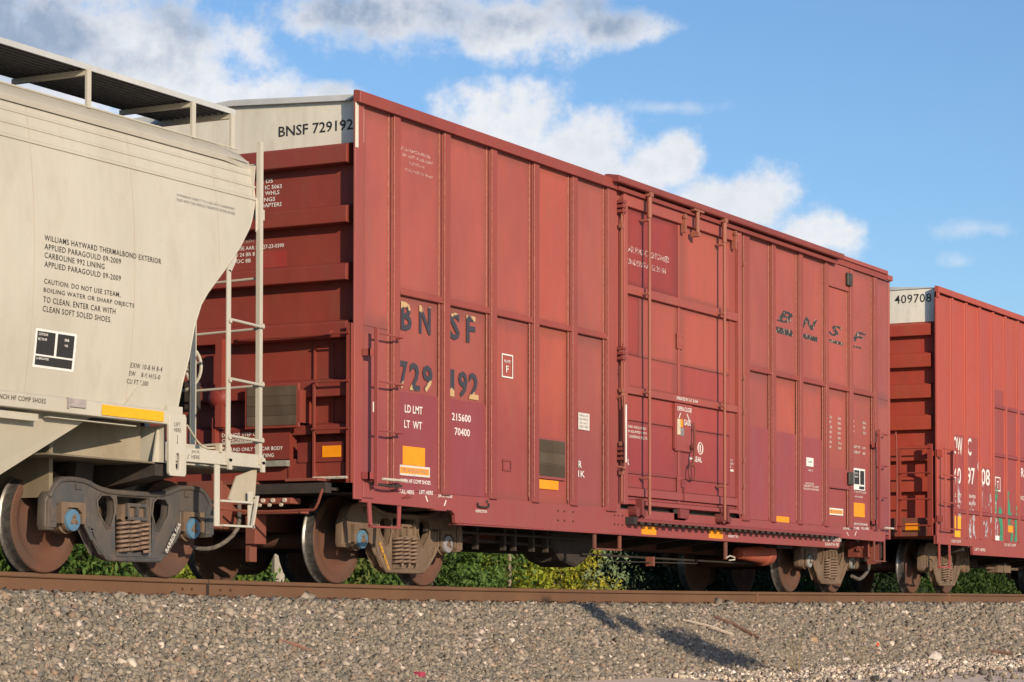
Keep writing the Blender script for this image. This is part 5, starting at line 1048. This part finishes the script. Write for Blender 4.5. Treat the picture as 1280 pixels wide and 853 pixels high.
# ---- small things lying on the ballast
def on_slope(x, y, lift=.03): return (x, y, gz(x, y)+lift)
def rock(name, x, y, sz, col, label, seed):
    random.seed(seed); bm = bmesh.new(); bmesh.ops.create_icosphere(bm, subdivisions=2, radius=1)
    for v in bm.verts: v.co *= 1+.28*mnoise.noise(v.co*1.3+Vector((seed, 0, 0))); v.co.x *= sz[0]; v.co.y *= sz[1]; v.co.z *= sz[2]
    me = bpy.data.meshes.new(name); bm.to_mesh(me); bm.free()
    m_ = simple(name + ' stone', col, .9, scale=25, var=.35, bump=.004); o = link(name, me, m_, None, on_slope(x, y, sz[2]*.5)); return tag(o, label, 'rock')
rock('rock', 10.29, -2.49, (.085, .06, .06), (.42, .27, .16), 'small tan rock on the ballast right of the leaning shadow', 3)
rock('rock', 10.3, -2.93, (.14, .07, .03), (.60, .52, .45), 'flat pale slab of stone at the foot of the ballast', 5)
rock('rock', 13.5, -3.08, (.15, .10, .09), (.62, .53, .46), 'pale pointed rock on the dusty ground at lower right', 8)
def stick(name, pts, r, mat, label, cat):
    o = part(name, MB().tube(pts, r, 6), mat, None); return tag(o, label, cat)
pale_wood = simple('bleached wood', (.46, .37, .29), .85, scale=20, var=.3); brown_wood = simple('brown bark', (.16, .085, .06), .9, scale=20, var=.4)
stick('stick', [on_slope(7.22, -1.97, .04), on_slope(7.6, -2.12, .05), on_slope(7.95, -2.34, .04)], [.014, .02, .022], pale_wood, 'bleached broken stick lying on the ballast beside the dark shadow', 'stick')
stick('stick', [on_slope(8.35, -1.90, .04), on_slope(8.5, -2.12, .05), on_slope(8.6, -2.42, .04)], [.02, .026, .018], brown_wood, 'short brown stick on the ballast just above the pale stick', 'stick')
stick('stick', [on_slope(16.35, -2.98, .05), on_slope(16.5, -3.08, .07), on_slope(16.7, -3.25, .04)], [.02, .03, .02], brown_wood, 'dark twisted stick at the lower right on the ballast', 'stick')
stick('stick', [on_slope(-2.2, -2.3, .02), on_slope(-2.05, -2.42, .025), on_slope(-1.93, -2.53, .02)], [.014, .022, .014], simple('reddish wood', (.24, .12, .085), .9, scale=20), 'short reddish stick on the ballast below the gap between hopper and boxcar', 'stick')
om = simple('orange plastic', (.75, .09, .03), .5, scale=20); m = MB(); m.prism([(-.07, -.015), (.06, -.02), (.08, .012), (.0, .03), (-.06, .018)], 'y', -.02, .02)
o = part('plastic_scrap', m, om, None, loc=on_slope(12.24, -2.68, .04)); o.rotation_euler = (0, .1, .4); tag(o, 'bright orange plastic scrap on the ballast at lower right', 'plastic scrap')
m = MB(); m.prism([(-.05, -.02), (.06, -.02), (.05, .025), (-.04, .03)], 'y', -.03, .03)
o = part('plastic_scrap', m, simple('dark pink plastic', (.42, .05, .09), .5, scale=20), None, loc=on_slope(-.78, -2.93, .03)); tag(o, 'small dark pink plastic scrap among the stones at bottom left of centre', 'plastic scrap')
# dry weed stems in front
wm = simple('dry weed', (.30, .22, .12), .9, scale=20, col2=(.18, .17, .07))
for i, (x, y, lab) in enumerate(((6.9, -3.6, 'taller clump of dry thin weed stems below the right end of the boxcar'), (9.0, -3.6, 'low dry weed tuft at the foot of the ballast beside the taller clump'))):
    m = MB(); random.seed(30+i); z0 = gz(x, y)-.02
    for k in range(16 if i == 0 else 10):
        a = random.uniform(0, 6.28); h = random.uniform(.25, .62 if i == 0 else .3); l = random.uniform(.02, .16)
        p0 = Vector((x+.05*math.cos(a), y+.05*math.sin(a), z0)); p1 = p0+Vector((l*.4*math.cos(a), l*.4*math.sin(a), h*.6)); p2 = p0+Vector((l*math.cos(a), l*math.sin(a), h))
        m.tube([p0, p1, p2], [.0028, .002, .0008], 4)
        for j in range(3): q = p1.lerp(p2, random.random()); m.add([q, q+Vector((.012, 0, .02)), q+Vector((.0, .01, .035))], [(0, 1, 2)])
    tag(part('dry_weed', m, wm, None), lab, 'weed')

# ================================================================== VEGETATION
lm, t, b = mat_new('leaf'); oi = t.node('ShaderNodeObjectInfo').outputs['Color']; at = t.node('ShaderNodeAttribute', attribute_name='leaf_tone').outputs['Fac']
lc = t.mix(1.0, oi, t.mix(at, (.45, .50, .40), (1.45, 1.35, 1.2)), 'MULTIPLY'); t.put(b, 'Base Color', lc); t.put(b, 'Roughness', .6); t.put(b, 'Specular IOR Level', .25)
tr = t.node('ShaderNodeBsdfTranslucent', {'Color': lc}); mx = t.node('ShaderNodeMixShader', {0: .28}); t.l.new(b.outputs[0], mx.inputs[1]); t.l.new(tr.outputs[0], mx.inputs[2]); t.l.new(mx.outputs[0], t.n['Material Output'].inputs[0])
bark = simple('grey brown bark', (.13, .10, .075), .9, scale=15, var=.4, bump=.01)
def crown_mesh(seed, w_, h, n, leaf, squash=1.0):
    g_ = np.random.default_rng(seed); K = 26
    cen = g_.normal(0, .42, (K, 3))*[w_, w_, h*.42]; cen[:, 2] = g_.uniform(.15, .82, K)*h; cen[:, :2] *= (1.15 - .55*cen[:, 2]/h)[:, None]
    rad = g_.uniform(.22, .42, K)*min(w_, h)
    k = g_.integers(0, K, n); d = g_.normal(size=(n, 3)); d /= np.linalg.norm(d, axis=1)[:, None]
    p = cen[k] + d*(rad[k]*g_.uniform(.55, 1.08, n)**.6)[:, None]; p[:, 2] = np.maximum(p[:, 2], .02)
    nrm = d + g_.normal(0, .7, (n, 3)); nrm /= np.linalg.norm(nrm, axis=1)[:, None]
    u = np.cross(nrm, g_.normal(size=(n, 3))); u /= np.linalg.norm(u, axis=1)[:, None]; v = np.cross(nrm, u)
    s = leaf*g_.uniform(.6, 1.3, n)[:, None]
    q = np.stack([p-u*s, p-v*s*.45+nrm*s*.15, p+u*s, p+v*s*.45+nrm*s*.15], 1)
    me = bpy.data.meshes.new('foliage'); me.vertices.add(n*4); me.vertices.foreach_set('co', q.reshape(-1)); me.loops.add(n*4); me.loops.foreach_set('vertex_index', np.arange(n*4, dtype=np.int32)); me.polygons.add(n)
    me.polygons.foreach_set('loop_start', np.arange(0, n*4, 4, dtype=np.int32)); me.polygons.foreach_set('loop_total', np.full(n, 4, np.int32)); me.update()
    a_ = me.attributes.new('leaf_tone', 'FLOAT', 'FACE'); a_.data.foreach_set('value', np.clip(g_.random(K)[k]*.5 + g_.random(n)*.5, 0, 1)); me.materials.append(lm); return me
CR = [crown_mesh(11+i, 1.9, 2.9, 10500, .058) for i in range(4)]
def stem_mesh(seed):
    g_ = random.Random(seed); m = MB()
    for k in range(5):
        a = g_.uniform(0, 6.28); pts = [(0, 0, -.3)]; x = y = 0
        for j in range(4): x += .28*math.cos(a)+g_.uniform(-.1, .1); y += .28*math.sin(a)+g_.uniform(-.1, .1); pts.append((x, y, .55*(j+1)))
        m.tube(pts, [.07, .05, .035, .022, .01], 5)
    return m.mesh('trunk', True)
ST = [stem_mesh(i) for i in range(3)]
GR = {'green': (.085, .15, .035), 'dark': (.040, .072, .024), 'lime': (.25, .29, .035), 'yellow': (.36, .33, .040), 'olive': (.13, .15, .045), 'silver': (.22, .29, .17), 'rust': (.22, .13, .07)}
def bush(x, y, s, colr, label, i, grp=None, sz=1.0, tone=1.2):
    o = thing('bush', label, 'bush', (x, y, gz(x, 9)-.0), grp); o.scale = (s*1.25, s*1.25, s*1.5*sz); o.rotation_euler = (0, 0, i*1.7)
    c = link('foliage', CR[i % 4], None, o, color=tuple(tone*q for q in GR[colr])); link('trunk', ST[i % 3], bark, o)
    return o
random.seed(4)
# the hedge seen under the cars, left to right; each stands where its sight line crosses the verge
def along(u, y):
    """world x where the sight line through picture column u meets depth y"""
    d = F_ + R2*((u-645.18)/3097.4); return -20.763 + d.x*(y+14.754)/d.y
HED = [(-60, 18, 1.0, 'green', 'plain green bush at the far left beyond the hopper'), (30, 17.5, 1.0, 'green', 'green bush behind the first hopper wheel'), (110, 18, 1.0, 'olive', 'olive green bush under the hopper truck'),
       (175, 17.5, 1.0, 'lime', 'lime green bush between the hopper wheels'), (245, 18, 1.0, 'green', 'green bush behind the couplers of hopper and boxcar'), (330, 18, 1.0, 'olive', 'olive bush left of the pale grey post'),
       (395, 17.5, 1.0, 'green', 'green bush behind the first boxcar wheel'), (455, 17, 1.0, 'dark', 'deep green bush under the left boxcar truck'), (505, 17.5, 1.05, 'green', 'mid green bush behind the boxcar springs'), (560, 17, 1.0, 'green', 'leafy green bush just right of the left boxcar truck'),
       (600, 18.5, 1.05, 'olive', 'olive bush left of the yellow one'), (638, 17.5, 1.0, 'lime', 'lime yellow bush in the middle under the boxcar'), (672, 17.2, .95, 'yellow', 'bright yellow autumn bush in the middle under the boxcar'), (700, 18.2, .85, 'yellow', 'golden yellow bush beside the reddish twigs'),
       (722, 20, .8, 'rust', 'reddish brown twiggy bush between the yellow and the silver green ones'), (755, 17.5, 1.0, 'silver', 'pale silver green bush under the boxcar'), (790, 18.5, 1.0, 'silver', 'second silver green bush right of the brake gear')]
for i, (u, y, s, c, lab) in enumerate(HED): bush(along(u, y), y, s, c, lab, i)
for k in range(16):
    u = -40+k*88; y = 27+3*(k % 3); bush(along(u, y), y, 1.7, ('dark', 'green', 'dark')[k % 3], 'dark green bush of the continuous rear row of the hedge', k+3, 'bushes of the rear row', .85)
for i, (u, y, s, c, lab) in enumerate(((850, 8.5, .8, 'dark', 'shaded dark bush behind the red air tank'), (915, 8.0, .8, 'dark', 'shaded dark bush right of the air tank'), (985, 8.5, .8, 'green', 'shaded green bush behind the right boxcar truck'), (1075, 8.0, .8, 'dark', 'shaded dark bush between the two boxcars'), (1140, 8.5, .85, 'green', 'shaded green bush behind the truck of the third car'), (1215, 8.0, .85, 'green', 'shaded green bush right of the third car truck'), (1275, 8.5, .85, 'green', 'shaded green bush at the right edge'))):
    bush(along(u, y), y, s, c, lab, i+1, tone=.6)  # lower tone paints the train's shade into the leaf colour
# posts behind the track
for u, y, h, r_, lab, mt in ((348, 16.5, 2.35, .16, 'short pale grey post standing behind the couplers', simple('pale concrete', (.42, .38, .32), .9, scale=20)), (637, 16.2, 2.35, .055, 'thin weathered wooden post in front of the yellow bush', simple('grey timber', (.30, .24, .17), .9, scale=12))):
    x = along(u, y); z = gz(x, 9); m = MB(); m.tube([(x, y, z-.3), (x, y, z+h)], [r_, r_*.92], 8); tag(part('post', m, mt, None, smooth=True), lab, 'post')
# grass tufts of the verge beyond the track
g_ = np.random.default_rng(9); n = 26000; x = g_.uniform(-10, 75, n); y = g_.uniform(3.6, 14, n); a = g_.uniform(0, 6.28, n); h = g_.uniform(.12, .42, n); wd = .012
z = np.array([gz(p, 9) for p in x]); l = h*g_.uniform(.1, .6, n)
q = np.stack([np.stack([x-wd*np.sin(a), y+wd*np.cos(a), z], 1), np.stack([x+wd*np.sin(a), y-wd*np.cos(a), z], 1), np.stack([x+l*np.cos(a), y+l*np.sin(a), z+h], 1)], 1)
me = bpy.data.meshes.new('grass'); me.from_pydata(q.reshape(-1, 3).tolist(), [], np.arange(n*3).reshape(-1, 3).tolist()); a_ = me.attributes.new('leaf_tone', 'FLOAT', 'FACE'); a_.data.foreach_set('value', g_.random(n)); me.materials.append(lm)
kind(link('grass', me, None, color=(.10, .13, .035)), 'stuff')

# leaning sapling beside the photographer, outside the frame; its shadow falls across ballast and rail
sap = thing('sapling', 'slender leaning sapling whose shadow crosses the ballast and the rail', 'tree', (3.0, -10.0, -1.45))
m = MB(); m.tube(chain([(0, 0, 0), (-.05, 0, 1.6), (-.3, 0, 2.75), (-1.0, 0, 3.25), (-2.2, 0, 3.75), (-3.1, .0, 4.3)]), [.045]*3+[.04]*3+[.035]*3+[.03]*3+[.02]*4, 6); part('trunk', m, bark, sap, smooth=True)
def blob(n, segs, seed):
    g_ = np.random.default_rng(seed); V = []; k = g_.integers(0, len(segs), n)
    for i in range(n):
        (c, r_) = segs[k[i]]; d = g_.normal(size=3)*.5; p = np.array(c)+d*np.array(r_); nn_ = g_.normal(size=3); nn_ /= np.linalg.norm(nn_); u = np.cross(nn_, g_.normal(size=3)); u /= np.linalg.norm(u); v = np.cross(nn_, u); s = .05*g_.uniform(.6, 1.4)
        V += [p-u*s, p-v*s*.5, p+u*s, p+v*s*.5]
    me = bpy.data.meshes.new('crown'); me.from_pydata([tuple(q) for q in V], [], [(4*i, 4*i+1, 4*i+2, 4*i+3) for i in range(n)]); me.materials.append(lm); return me
link('crown', blob(5200, [((-.75, 0, 3.2), (.45, .2, .10)), ((-1.3, 0, 3.42), (.42, .3, .26)), ((-1.3, 0, 3.42), (.42, .3, .26)), ((-1.75, 0, 3.6), (.28, .22, .2)), ((-2.5, 0, 3.92), (.16, .15, .13)), ((-3.05, 0, 4.15), (.13, .12, .30)), ((-3.05, 0, 4.25), (.13, .12, .30)), ((-3.05, 0, 4.3), (.13, .12, .25))], 3), None, sap, color=GR['green'])
